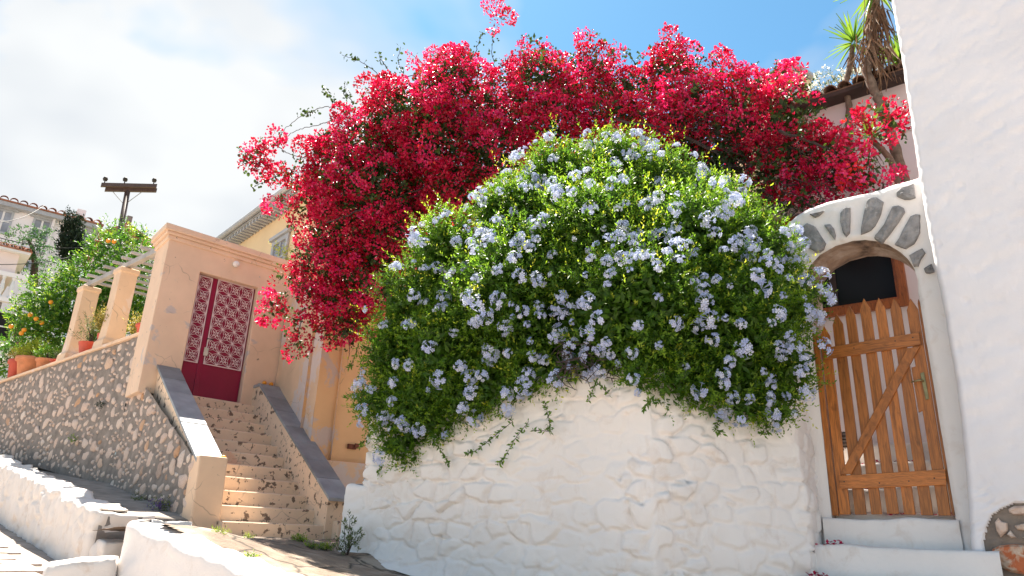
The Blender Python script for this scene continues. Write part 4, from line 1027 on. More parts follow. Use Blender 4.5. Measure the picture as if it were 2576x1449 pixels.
# ------------------------------------------------------------------ pergola on the terrace wall
pg = empty("pergola", cf.p(1.7, -0.2, 4.43), "pergola of peach plastered pillars and grey wooden slats above the rubble wall", "pergola")
for (ub, vb, ut, vt) in ((245, 875, 300, 668), (150, 915, 190, 728)):
    h0 = cf.hz(ub, vb)[0]; h = h0 + 0.02; w = 0.16
    def sq(w_, z): return [cf.p(h + a * w_, -0.2 + b * w_, z) for a, b in ((-1, 1), (1, 1), (1, -1), (-1, -1))]
    prof = [(0.215, 4.42), (0.205, 4.56), (0.165, 4.62), (0.15, 5.0), (0.15, 5.84), (0.17, 5.86), (0.17, 5.93), (0.15, 5.95)]
    m = MB()
    for ww_, z in prof: m.v += sq(ww_, z)
    for k in range(len(prof) - 1):
        for i in range(4): m.f.append((k * 4 + i, k * 4 + (i + 1) % 4, (k + 1) * 4 + (i + 1) % 4, (k + 1) * 4 + i))
    m.f += [(3, 2, 1, 0), tuple(len(prof) * 4 - 4 + i for i in range(4))]
    m.build("pillar", M_PILLAR, pg, bev=0.01)
h_end = cf.hz(196, 716)[0]
MB().box(cf, 0.05, (0.05 + h_end) / 2 + 0.2, -0.12, -0.22, 5.955, 6.05).build("beam", M_GREYWOOD, pg, bev=0.006)
MB().box(cf, (0.05 + h_end) / 2 + 0.205, h_end + 0.1, -0.125, -0.215, 5.952, 6.045).build("beam", M_GREYWOOD, pg, bev=0.006)
for k in range(9):
    hh0 = 0.35 + k * (h_end - 0.35) / 8.2
    p0 = np.array(cf.p(hh0, -0.10, 0)[:2]); e = azv(46)
    fr = Frame(p0, e, azv(136)); MB().box(fr, -0.12, 2.5, -0.03, 0.03, 6.055, 6.10).build("slat", M_GREYWOOD, pg, bev=0.004)

# ------------------------------------------------------------------ leaf volumes
def shell_points(blobs, dens, keep_back=0.45, depth=(0.80, 1.08), inner=0.68):
    """points on the outside of a union of balls [(centre, radius)], with outward normals"""
    C = np.array([b[0] for b in blobs]); R = np.array([b[1] for b in blobs]); P, Nn = [], []
    for c, r_ in zip(C, R):
        n = int(dens * 4 * math.pi * r_ * r_)
        d = unit(rng.normal(size=(n, 3))); p = c + d * (r_ * rng.uniform(depth[0], depth[1], n))[:, None]
        lump = fbm(p[:, 0] * 4 + p[:, 2] * 2.3, p[:, 1] * 4 + p[:, 2] * 3.1, 7, 3)
        p = p + d * ((lump - 0.5) * r_ * 0.5)[:, None]
        ok = np.ones(n, bool)
        for c2, r2 in zip(C, R):
            if c2 is c or (np.allclose(c2, c)): continue
            ok &= np.linalg.norm(p - c2, axis=1) > r2 * inner
        tocam = unit(EYE - p); facing = (d * tocam).sum(1)
        ok &= (facing > -0.25) | (rng.random(n) < keep_back)
        P.append(p[ok]); Nn.append(d[ok])
    return np.concatenate(P), np.concatenate(Nn)
def interior(blobs, dens):
    P = []
    for c, r_ in blobs:
        n = int(dens * 4.2 * r_ ** 3); d = unit(rng.normal(size=(n, 3))); P.append(c + d * (r_ * 0.78 * rng.random(n) ** 0.33)[:, None])
    return np.concatenate(P)
def blobs_px(lst, dz=0.0): return [(D(u, v, d) + np.array([0, 0, 0]), PX(r_, d)) for u, v, r_, d in lst]
def join_parts(name, parts, mat, parent, kind="stuff"):
    co, fa, tt, b = [], [], [], 0
    for c, f, t in parts: co.append(c); fa.append(f + b); tt.append(t); b += len(c)
    me = fast_mesh(name, np.concatenate(co), np.concatenate(fa), np.concatenate(tt))
    o = link(name, me, mat, parent)
    if kind: tag(o, kind=kind)
    return o
def sprigs(P, N, n_leaf, length, leaf, up=0.5, droop=0.0, jitter=0.5, tint=(0.35, 0.25), bright_tip=0.25, TV=LEAF_V, TF=LEAF_F):
    """short leafy shoots growing outwards at P"""
    n = len(P); ax = unit(N + np.array([0, 0, up]) + rng.normal(size=(n, 3)) * jitter)
    L = length * rng.uniform(0.5, 1.4, n); base_t = np.clip(rng.normal(tint[0], tint[1], n), 0, 1)
    pp, xx, nn, ss, tt = [], [], [], [], []
    side = unit(np.cross(ax, rng.normal(size=(n, 3)))); oth = np.cross(ax, side)
    for k in range(n_leaf):
        s = (k + 0.5) / n_leaf; a = 2.4 * k + rng.uniform(-.4, .4, n)
        rad = side * np.cos(a)[:, None] + oth * np.sin(a)[:, None]
        p = P + ax * (L * s)[:, None] - np.array([0, 0, 1.0]) * (droop * L * s * s)[:, None]
        x = unit(ax * (0.45 + 0.5 * s) + rad * (1.0 - 0.45 * s) + rng.normal(size=(n, 3)) * 0.15)
        pp.append(p); xx.append(x); nn.append(unit(ax - x * (ax * x).sum(1)[:, None] + 0.25 * rng.normal(size=(n, 3)) + np.array([0, 0, 0.3])))
        ss.append(leaf * rng.uniform(0.65, 1.25, n) * (1.0 - 0.35 * s)); tt.append(base_t + bright_tip * (s - 0.4) + rng.normal(0, 0.06, n))
    return scatter("s", TV, TF, np.concatenate(pp), np.concatenate(xx), np.concatenate(nn), np.concatenate(ss), np.concatenate(tt))

# ------------------------------------------------------------------ blue plumbago spilling over the white wall
pl_px = [(1545, 440, 118, 7.0), (1400, 460, 115, 6.95), (1680, 480, 112, 6.8), (1285, 550, 120, 6.9), (1500, 600, 180, 6.55), (1130, 640, 112, 7.0), (1740, 620, 160, 6.5), (1890, 640, 112, 6.5), (1965, 760, 95, 6.4),
         (1300, 740, 180, 6.6), (1060, 770, 118, 6.95), (1600, 780, 175, 6.3), (1830, 810, 160, 6.25), (1005, 890, 98, 7.0), (1150, 890, 140, 6.7), (1350, 850, 110, 6.45), (1955, 920, 90, 6.35), (1820, 930, 95, 6.2),
         (1660, 870, 90, 6.2), (985, 1010, 72, 7.0), (1080, 1000, 100, 6.8), (1190, 975, 65, 6.6), (1010, 1095, 58, 7.0), (1030, 1145, 38, 7.0), (1110, 1070, 40, 6.9), (1935, 1005, 52, 6.35), (1600, 930, 42, 6.15), (1720, 955, 40, 6.15), (1890, 1030, 30, 6.3), (1445, 740, 120, 6.45), (1480, 830, 80, 6.4), (1420, 640, 110, 6.6)]
pl_px += [(1805, 530, 85, 6.7), (1870, 570, 70, 6.6), (1500, 890, 60, 6.3), (1400, 885, 55, 6.3), (1300, 900, 70, 6.3), (1260, 960, 45, 6.3), (1450, 930, 30, 6.3), (1580, 890, 55, 6.2)]
pl_hang = [(1100, 1050, 58), (1175, 1005, 58), (1250, 975, 60), (1330, 950, 55), (1400, 935, 42), (1610, 935, 42), (1690, 965, 52), (1780, 985, 52), (1865, 1005, 52), (1945, 1015, 45), (1040, 1090, 50), (1460, 905, 36), (1540, 900, 36)]
lob = random.Random(41)
for _ in range(34):
    b_ = lob.choice(pl_px[:24]); a_ = lob.uniform(0, 6.283)
    pl_px.append((b_[0] + b_[2] * 0.92 * math.cos(a_), min(1010, b_[1] + b_[2] * 0.85 * math.sin(a_)), lob.uniform(18, 42), b_[3] - lob.uniform(0.0, 0.30)))
def wall_d(u):
    q = (V(u, 1050, CORN, math.degrees(math.atan2(*(WLE - CORN)))) if u < 1640 else V(u, 1050, CORN, math.degrees(math.atan2(*(GL + GN * 0.52 - GE * 0.02 - CORN)))))
    return math.hypot(q[0], q[1])
def bush_d(u, v, d):
    wd = wall_d(u)
    k = min(1.0, max(0.0, (v - 480) / 330.0)); return d * (1 - k) + (wd + 0.10 - (0.10 if v > 900 else 0)) * k
pl_px = [(u, v, r_, bush_d(u, v, d)) for u, v, r_, d in pl_px]
pl_px += [(u, v, r_, wall_d(u) - 0.05) for u, v, r_ in pl_hang] + [(1450, 865, 95, 6.25), (1550, 860, 85, 6.15), (1380, 870, 80, 6.35), (1470, 910, 60, 6.1)]
pl_blobs = blobs_px(pl_px)
pl = empty("plumbago_shrub", (0.6, 6.8, 2.9), "big green shrub dotted with pale blue flower clusters spilling over the white wall", "shrub")
P, N = shell_points(pl_blobs, 420, 0.2, (0.66, 1.06))
hol = fbm(P[:, 0] * 4.2 + P[:, 1] * 2, P[:, 2] * 4.2, 88, 3) > 0.36; P, N = P[hol], N[hol]
parts = [sprigs(P, N, 8, 0.11, 0.047, up=0.55, droop=0.2, tint=(0.34, 0.20), bright_tip=0.30)]
# longer light shoots standing out of the outline
P2, N2 = shell_points(pl_blobs, 20, 0.1, (0.96, 1.06), 0.95)
parts.append(sprigs(P2, N2, 12, 0.27, 0.042, up=0.7, droop=0.25, jitter=0.35, tint=(0.66, 0.16), bright_tip=0.30))
# yellow green buds
P3, N3 = shell_points(pl_blobs, 12, 0.1, (1.0, 1.08), 0.95)
parts.append(sprigs(P3, N3, 9, 0.045, 0.022, up=0.5, tint=(0.95, 0.05), bright_tip=0.0, jitter=0.3))
join_parts("foliage", parts, M_PLEAF, pl)
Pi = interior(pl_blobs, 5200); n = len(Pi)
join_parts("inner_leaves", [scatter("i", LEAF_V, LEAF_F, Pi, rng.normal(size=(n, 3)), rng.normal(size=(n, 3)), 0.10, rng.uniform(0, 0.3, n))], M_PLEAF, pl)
# hanging trails below the shrub
parts = []; m = MB()
for pts in ([(1250, 1040), (1290, 1060), (1240, 1100), (1195, 1135), (1172, 1142)], [(1370, 1010), (1380, 1050), (1385, 1085), (1340, 1082)], [(1330, 1060), (1295, 1105), (1270, 1150), (1255, 1168)], [(1480, 1010), (1500, 960), (1530, 990)], [(1100, 1120), (1120, 1150), (1130, 1170)], [(1810, 1050), (1800, 1080), (1812, 1090)], [(1925, 1060), (1930, 1085), (1915, 1092)], [(1645, 1000), (1630, 1010), (1620, 1030)], [(905, 860), (885, 915), (878, 925)], [(915, 905), (890, 990), (870, 1000)], [(930, 1090), (915, 1110), (905, 1125)], [(960, 1170), (950, 1190)]):
    w = [D(u, v, wall_d(u) - 0.10) for u, v in pts]
    q = []
    for a, b in zip(w[:-1], w[1:]): q += [a + (b - a) * s for s in np.linspace(0, 1, 8, endpoint=False)]
    q = np.array(q + [w[-1]]); m.tube(q, 0.003, 4)
    tdir = np.gradient(q, axis=0); idx = np.repeat(np.arange(len(q)), 3); pp = q[idx] + rng.normal(size=(len(idx), 3)) * 0.006
    xx = unit(tdir)[idx] * 0.5 + rng.normal(size=(len(idx), 3)) * 0.8
    parts.append(scatter("t", LEAF_V, LEAF_F, pp, xx, rng.normal(size=(len(idx), 3)), 0.042 * rng.uniform(.6, 1.2, len(idx)), rng.normal(0.3, 0.15, len(idx))))
for k in range(90):   # woody stems inside, seen through the gap above the corner
    a = D(1480 + rng.uniform(-90, 90), 900 + rng.uniform(-40, 50), 5.72 + rng.uniform(-.12, .1)); b = a + np.array([rng.uniform(-.12, .2), rng.uniform(-.2, .1), rng.uniform(-.15, .05)])
    m.tube([a, (a + b) / 2 + rng.normal(size=3) * 0.02, b], [0.005, 0.004, 0.002], 4)
join_parts("trailing_shoots", parts, M_PLEAF, pl); tag(m.build("stems", M_TWIG, pl), kind="stuff")
# flower clusters, each its own part
def cluster_mesh(seed):
    r_ = np.random.default_rng(seed); pp, xx, nn, ss, tt = [], [], [], [], []
    k = int(r_.integers(13, 20))
    for i in range(k):
        d = unit(np.array([r_.normal(), r_.normal(), abs(r_.normal()) * 0.9 + 0.25])); c = d * 0.052 * r_.uniform(0.75, 1.15) * np.array([1.15, 1.15, 0.9])
        side = unit(np.cross(d, r_.normal(size=3))); o2 = np.cross(d, side); t = r_.uniform(0.2, 1.0)
        for j in range(5):
            a = 2 * math.pi * j / 5; x = side * math.cos(a) + o2 * math.sin(a)
            pp.append(c + x * 0.001); xx.append(x + d * 0.12); nn.append(d); ss.append(0.0195 * r_.uniform(0.85, 1.15)); tt.append(t + r_.uniform(-.1, .1))
    tube_c = [p for p in pp[::5]]
    PV = [(0, 0, 0), (0.75, 0.40, 0.02), (1.0, 0, 0.06), (0.75, -0.40, 0.02)]
    co, fa, t2 = scatter("f", PV, [(0, 2, 1), (0, 3, 2)], np.array(pp), np.array(xx), np.array(nn), np.array(ss), np.array(tt))
    b0 = len(co); ex, fx = [], []
    for p in tube_c:
        sd = unit(np.cross(p, (0.3, 0.5, 0.8))) * 0.002; q = b0 + len(ex); ex += [(0, 0, -0.012), tuple(p + sd), tuple(p - sd)]; fx.append((q, q + 1, q + 2))
    co = np.concatenate([co, np.array(ex)]); fa = np.concatenate([fa, np.array(fx)]); t2 = np.concatenate([t2, np.full(len(ex), 0.4)])
    me = fast_mesh("flower_cluster", co, fa, t2); me.materials.append(M_PETAL); return me
CL = [cluster_mesh(s) for s in range(8)]
Pf, Nf = shell_points(pl_blobs, 60, 0.0, (1.0, 1.06), 1.0)
tocam = unit(EYE - Pf); ok = (Nf * tocam).sum(1) > 0.05
# denser to the left and the right, thinner in the shaded middle
dens = fbm(Pf[:, 0] * 1.6 + 3, Pf[:, 2] * 1.6, 33, 3)
ok &= rng.random(len(Pf)) < np.clip((dens - 0.15) * 2.0, 0.25, 1.0)
Pf, Nf = Pf[ok], Nf[ok]; idx = rng.permutation(len(Pf)); chosen = []
for i in idx:
    if len(chosen) >= 390: break
    if all(np.linalg.norm(Pf[i] - Pf[j]) > 0.088 for j in chosen): chosen.append(i)
small_fl = []
for k, i in enumerate(chosen):
    ax = Vector(unit(Nf[i] + 0.45 * unit(EYE - Pf[i]) + np.array([0, 0, 0.35]) + rng.normal(size=3) * 0.2))
    place("flower_cluster", CL[k % 8], M_PETAL, pl, tuple(float(q) for q in Pf[i] + Nf[i] * 0.045), (ax.to_track_quat('Z', 'Y') @ __import__('mathutils').Quaternion((0, 0, 1), rng.uniform(0, 6.28))).to_euler(), (float(rng.choice([0.75, 0.85, 0.95, 1.1, 1.25]) if k < 295 else rng.uniform(0.4, 0.65)),) * 3) if k < 295 else small_fl.append((Pf[i] + Nf[i] * 0.04, ax))

if small_fl:
    co_, fa_, tt_, nb = [], [], [], 0
    for k, (p, ax) in enumerate(small_fl):
        me = CL[k % 8]; v = np.empty(len(me.vertices) * 3, np.float32); me.vertices.foreach_get("co", v); v = v.reshape(-1, 3) * rng.uniform(0.4, 0.65)
        R3 = np.array(ax.to_track_quat('Z', 'Y').to_matrix()); co_.append(v @ R3.T + p); f = np.array([q.vertices[:] for q in me.polygons]); fa_.append(f + nb); nb += len(v); tt_.append(np.full(len(v), rng.uniform(0.2, 1)))
    o = link("small_blossoms", fast_mesh("small_blossoms", np.concatenate(co_), np.concatenate(fa_), np.concatenate(tt_)), M_PETAL, pl); tag(o, kind="stuff")

# ------------------------------------------------------------------ bougainvillea
bo = empty("bougainvillea", (-0.2, 9.0, 2.9), "huge crimson bougainvillea arching over the stairs, the shrub and the gate", "bougainvillea")
bo_px = [(1010, 310, 120, 9.2), (1130, 240, 112, 9.1), (920, 370, 100, 9.4), (850, 440, 92, 9.6), (865, 560, 105, 9.6), (970, 480, 125, 9.2), (1110, 380, 135, 8.9), (1250, 305, 108, 8.9), (1180, 175, 48, 9.1), (1120, 165, 40, 9.2),
         (1355, 220, 105, 8.8), (1480, 215, 95, 8.7), (1600, 258, 92, 8.5), (1690, 190, 80, 8.4), (1755, 290, 104, 8.2), (1850, 240, 80, 8.1), (1895, 320, 90, 7.9), (1990, 290, 78, 7.7), (2020, 375, 82, 7.6), (2105, 405, 62, 7.45), (2175, 430, 42, 7.4), (2220, 450, 25, 7.35), (1950, 410, 62, 7.6),
         (1965, 215, 42, 7.9), (1945, 175, 20, 7.9), (830, 660, 78, 9.7), (870, 760, 72, 9.7), (770, 725, 42, 9.75), (905, 650, 80, 9.5), (960, 620, 90, 9.3), (900, 820, 40, 9.6), (840, 830, 32, 9.7), (690, 775, 30, 9.75), (710, 690, 20, 9.75), (745, 810, 22, 9.75), (748, 876, 24, 9.75),
         (645, 385, 33, 9.4), (640, 415, 28, 9.4), (690, 345, 14, 9.4), (715, 440, 28, 9.5), (760, 440, 35, 9.5), (705, 515, 20, 9.5), (765, 520, 30, 9.5), (1250, 22, 16, 9.0), (1268, 45, 16, 9.0), (1245, 68, 13, 9.0),
         (1350, 108, 26, 8.9), (1370, 135, 22, 8.9), (1480, 105, 22, 8.7), (1470, 140, 22, 8.7), (1560, 130, 14, 8.6), (1690, 118, 28, 8.4), (1640, 150, 25, 8.4), (2225, 285, 30, 7.3), (2250, 310, 26, 7.3), (2230, 325, 20, 7.3), (2125, 290, 9, 7.3), (820, 350, 28, 9.5), (790, 395, 30, 9.5), (770, 640, 25, 9.7),
         (1290, 150, 16, 8.9), (1430, 165, 20, 8.8), (1800, 165, 25, 8.2), (1880, 190, 22, 8.0)]
bo_px += [(1240, 400, 110, 8.7), (1400, 320, 105, 8.6), (1550, 320, 95, 8.4), (1690, 350, 85, 8.2), (1020, 590, 100, 9.2), (1150, 480, 105, 8.9), (950, 720, 80, 9.4), (1810, 350, 75, 8.1), (2060, 450, 55, 7.7), (1980, 470, 45, 7.7), (2130, 455, 38, 7.5), (2200, 455, 26, 7.4), (2030, 490, 34, 7.6)]
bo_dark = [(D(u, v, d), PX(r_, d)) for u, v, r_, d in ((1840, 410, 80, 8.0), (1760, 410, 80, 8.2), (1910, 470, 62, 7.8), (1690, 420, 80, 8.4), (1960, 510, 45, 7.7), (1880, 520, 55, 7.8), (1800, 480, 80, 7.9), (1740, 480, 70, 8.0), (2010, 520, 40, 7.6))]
bo_blobs = blobs_px(bo_px)
back = [(D(u, v + 15, d + 1.0), PX(r_ * 0.8, d + 1.0)) for u, v, r_, d in bo_px if r_ > 70]
def bract_clusters(P, N, per, ball, size, tint0):
    n = len(P); pp, xx, nn, ss, tt = [], [], [], [], []
    base = np.clip(tint0, 0, 1); rad = ball * rng.uniform(0.6, 1.3, n)
    for k in range(per):
        d = unit(N * 0.8 + rng.normal(size=(n, 3))); p = P + d * (rad * rng.uniform(0.5, 1.0, n))[:, None]
        side = unit(np.cross(d, rng.normal(size=(n, 3))))
        pp.append(p); xx.append(unit(d * 0.75 + side * 0.8)); nn.append(unit(d + rng.normal(size=(n, 3)) * 0.7)); ss.append(size * rng.uniform(0.7, 1.25, n)); tt.append(base + rng.normal(0, 0.13, n))
    return scatter("b", BR_V, BR_F, np.concatenate(pp), np.concatenate(xx), np.concatenate(nn), np.concatenate(ss), np.concatenate(tt))
BR_V = [(0, 0, 0), (0.45, 0.36, 0.16), (1.0, 0, 0.10), (0.45, -0.36, 0.16), (0.5, 0, -0.02)]
BR_F = [(0, 4, 1), (1, 4, 2), (0, 3, 4), (3, 2, 4)]
LP_, LNn = shell_points(bo_blobs, 26, 0.45, (0.86, 1.10), 0.84)
sel = []
for i_ in range(len(LP_)):
    if all(np.linalg.norm(LP_[i_] - LP_[j_]) > 0.165 for j_ in sel[-400:]): sel.append(i_)
LP_, LNn = LP_[sel], LNn[sel]; nl_ = len(LP_)
lr = rng.uniform(0.07, 0.17, nl_); lt = np.clip(0.10 + 0.80 * fbm(LP_[:, 0] * 1.9 + LP_[:, 1], LP_[:, 2] * 1.9, 52, 3) + rng.normal(0, 0.16, nl_), 0, 1)
cnt = (lr / 0.12) ** 2 * 26
rep_ = np.repeat(np.arange(nl_), np.maximum(6, cnt.astype(int)))
dl = unit(rng.normal(size=(len(rep_), 3)) + LNn[rep_] * 0.7)
P = LP_[rep_] + dl * (lr[rep_] * rng.uniform(0.7, 1.05, len(rep_)))[:, None] * np.array([1, 1, 0.85]); N = dl
parts = [bract_clusters(P, N, 4, 0.030, 0.044, lt[rep_] + rng.normal(0, 0.08, len(rep_)))]
print("bracts", len(P) * 4, "lumps", nl_)
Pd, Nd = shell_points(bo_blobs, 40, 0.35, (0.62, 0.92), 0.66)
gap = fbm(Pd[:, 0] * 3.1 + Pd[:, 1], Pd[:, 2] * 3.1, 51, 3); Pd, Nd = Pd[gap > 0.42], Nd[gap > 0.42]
parts.append(bract_clusters(Pd, Nd, 11, 0.085, 0.046, np.full(len(Pd), 0.25) + rng.normal(0, 0.15, len(Pd))))  # deeper bracts tinted darker, shade of the hollows carried by colour
Pb, Nb = shell_points(back, 45, 1.0, (0.8, 1.05), 0.72)
parts.append(bract_clusters(Pb, Nb, 9, 0.10, 0.055, np.full(len(Pb), 0.35)))
# loose sprays sticking out of the outline on thin canes
Ps, Ns = shell_points([b for b in bo_blobs[:26]], 1.6, 0.3, (0.95, 1.05), 0.95)
spray_leaf = []; spray_tw = []
for p, n_ in zip(Ps, Ns):
    d_ = unit(n_ + np.array([0, 0, 0.25]) + rng.normal(size=3) * 0.3); L = rng.uniform(0.18, 0.42)
    q = np.array([p + d_ * L * s - np.array([0, 0, 1]) * 0.25 * L * s * s for s in np.linspace(-0.3, 1, 8)]); spray_tw.append(q)
    k_ = rng.integers(4, 9); idx = rng.integers(3, 8, k_); pp = q[idx] + rng.normal(size=(k_, 3)) * 0.025
    parts.append(bract_clusters(pp, np.repeat(d_[None], k_, 0), 5, 0.028, 0.042, rng.uniform(0.3, 0.95, k_)))
    idx = rng.integers(0, 8, 6); spray_leaf.append(q[idx] + rng.normal(size=(6, 3)) * 0.03)
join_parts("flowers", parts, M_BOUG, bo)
P, N = shell_points(bo_blobs, 34, 0.4, (0.75, 1.06), 0.7)
parts = [sprigs(P, N, 5, 0.12, 0.055, up=0.2, jitter=0.7, tint=(0.4, 0.3), bright_tip=0.1, TV=ROUND_V, TF=ROUND_F)]
Pi = interior(bo_blobs, 900); n = len(Pi)
parts.append(scatter("i", LEAF_V, LEAF_F, Pi, rng.normal(size=(n, 3)), rng.normal(size=(n, 3)), 0.12, rng.uniform(0, 0.4, n)))
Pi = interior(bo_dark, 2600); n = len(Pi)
parts.append(scatter("i", LEAF_V, LEAF_F, Pi, rng.normal(size=(n, 3)), rng.normal(size=(n, 3)), 0.09, rng.uniform(0, 0.25, n)))  # leaves filling the hollow under the canopy, its shade put into their dark tints
# airy sprigs against the sky
tw = MB()
for q in spray_tw: tw.tube(q, list(np.linspace(0.006, 0.002, len(q))), 4, False)
sl_ = np.concatenate(spray_leaf); n = len(sl_)
parts.append(scatter("l", ROUND_V, ROUND_F, sl_, rng.normal(size=(n, 3)) + np.array([0, 0, -0.4]), rng.normal(size=(n, 3)), 0.05 * rng.uniform(.6, 1.2, n), rng.uniform(0.1, 0.8, n)))
def curve(pts, d, r0, r1, n=7, jit=0.006):
    w = [D(u, v, d + rng.uniform(-.05, .05)) for u, v in pts]; q = []
    for a, b in zip(w[:-1], w[1:]): q += [a + (b - a) * s for s in np.linspace(0, 1, n, endpoint=False)]
    q = np.array(q + [w[-1]]); k = max(1, n // 2); s = q.copy()
    for i in range(len(q)):
        m_ = min(k, i, len(q) - 1 - i); s[i] = q[i - m_:i + m_ + 1].mean(0)
    s[1:-1] += rng.normal(size=(len(s) - 2, 3)) * jit
    tw.tube(s, list(np.linspace(r0, r1, len(s))), 5); return s
for pts, d, nl in (([(960, 195), (930, 168), (900, 150), (860, 138)], 9.3, 22), ([(985, 190), (965, 160), (950, 130)], 9.3, 14), ([(1010, 180), (1000, 150), (1008, 118)], 9.3, 14), ([(1245, 175), (1237, 130), (1242, 85)], 9.0, 8), ([(1190, 150), (1205, 105), (1215, 85)], 9.1, 12), ([(880, 268), (840, 267), (800, 272), (750, 295), (715, 325), (703, 352)], 9.45, 10), ([(870, 275), (830, 305), (790, 318), (750, 326), (715, 345), (690, 362)], 9.45, 4), ([(690, 362), (720, 385), (760, 396), (810, 402)], 9.45, 3), ([(890, 262), (870, 235), (865, 210)], 9.4, 22), ([(850, 262), (830, 245), (815, 225)], 9.4, 24), ([(790, 285), (770, 283), (762, 278)], 9.4, 14), ([(705, 440), (670, 455), (640, 470)], 9.5, 16), ([(735, 545), (742, 600)], 9.5, 6), ([(770, 780), (750, 830), (748, 860)], 9.75, 10), ([(870, 830), (880, 870), (876, 905)], 9.6, 3), ([(1465, 165), (1500, 120), (1520, 100)], 8.7, 14), ([(1600, 170), (1590, 140), (1560, 125)], 8.5, 12), ([(2100, 330), (2130, 300), (2165, 265), (2195, 272), (2220, 290)], 7.4, 4), ([(620, 400), (608, 412)], 9.4, 8), ([(1560, 150), (1530, 140)], 8.6, 8)):
    q = curve(pts, d, 0.007, 0.003)
    if nl:
        idx = rng.integers(0, len(q), nl * 2); pp = q[idx] + rng.normal(size=(len(idx), 3)) * 0.03
        parts.append(scatter("l", ROUND_V, ROUND_F, pp, rng.normal(size=(len(idx), 3)) + np.array([0, 0, -0.6]), rng.normal(size=(len(idx), 3)), 0.05 * rng.uniform(.6, 1.2, len(idx)), rng.uniform(0, 0.6, len(idx))))
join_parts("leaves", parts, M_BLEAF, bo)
# bare twigs and thick branches through the canopy
for pts, d, r0, r1 in (([(1150, 470), (1050, 490), (930, 520), (820, 560)], 8.9, 0.018, 0.008), ([(1960, 330), (2030, 355), (2110, 385), (2170, 430)], 7.35, 0.018, 0.008), ([(1180, 430), (1080, 470), (985, 500)], 8.8, 0.014, 0.006), ([(1900, 470), (1800, 380), (1700, 330), (1550, 300)], 7.9, 0.03, 0.015), ([(1860, 500), (1880, 420), (1960, 340)], 7.7, 0.025, 0.012)):
    curve(pts, d, r0, r1, 6, 0.012)
for k in range(420):
    u = rng.uniform(1690, 2120); v = 300 + (u - 1690) * 0.33 + rng.uniform(-40, 130); d = 7.9 - (u - 1690) * 0.0012 + rng.uniform(-.15, .45)
    a = D(u, v, d); L = rng.uniform(0.15, 0.55); b = a + np.array([rng.uniform(-1, 1), rng.uniform(-.6, .6), rng.uniform(-.35, .45)]) * L
    c = (a + b) / 2 + rng.normal(size=3) * 0.04; tw.tube([a, c, b], [0.006, 0.004, 0.002], 4, False)
for k in range(240):
    c0, r_ = bo_blobs[int(rng.integers(0, 8))]; a = c0 + rng.normal(size=3) * r_ * 0.40; b = a + unit(rng.normal(size=3)) * rng.uniform(.15, .3)
    tw.tube([a, (a + b) / 2 + rng.normal(size=3) * 0.03, b], [0.007, 0.005, 0.002], 4, False)
tag(tw.build("twigs", M_TWIG, bo), kind="stuff")
trunk = MB(); p0 = np.array([1.4, 8.0, 2.7]); trunk.tube([p0, p0 + (0.1, -.05, .7), p0 + (-.05, .1, 1.5), p0 + (.3, 0, 2.3), p0 + (.5, -.1, 3.1)], [0.09, 0.075, 0.06, 0.05, 0.03], 8)
trunk.build("trunk", M_BARK, bo, True); trunk = MB()
p0 = np.array([-1.6, 9.6, 2.6]); trunk.tube([p0, p0 + (0.1, .05, .8), p0 + (-.1, .1, 1.7), p0 + (-.2, 0, 2.6), p0 + (.1, -.1, 3.6)], [0.09, 0.08, 0.06, 0.05, 0.03], 8)
trunk.build("trunk", M_BARK, bo, True)

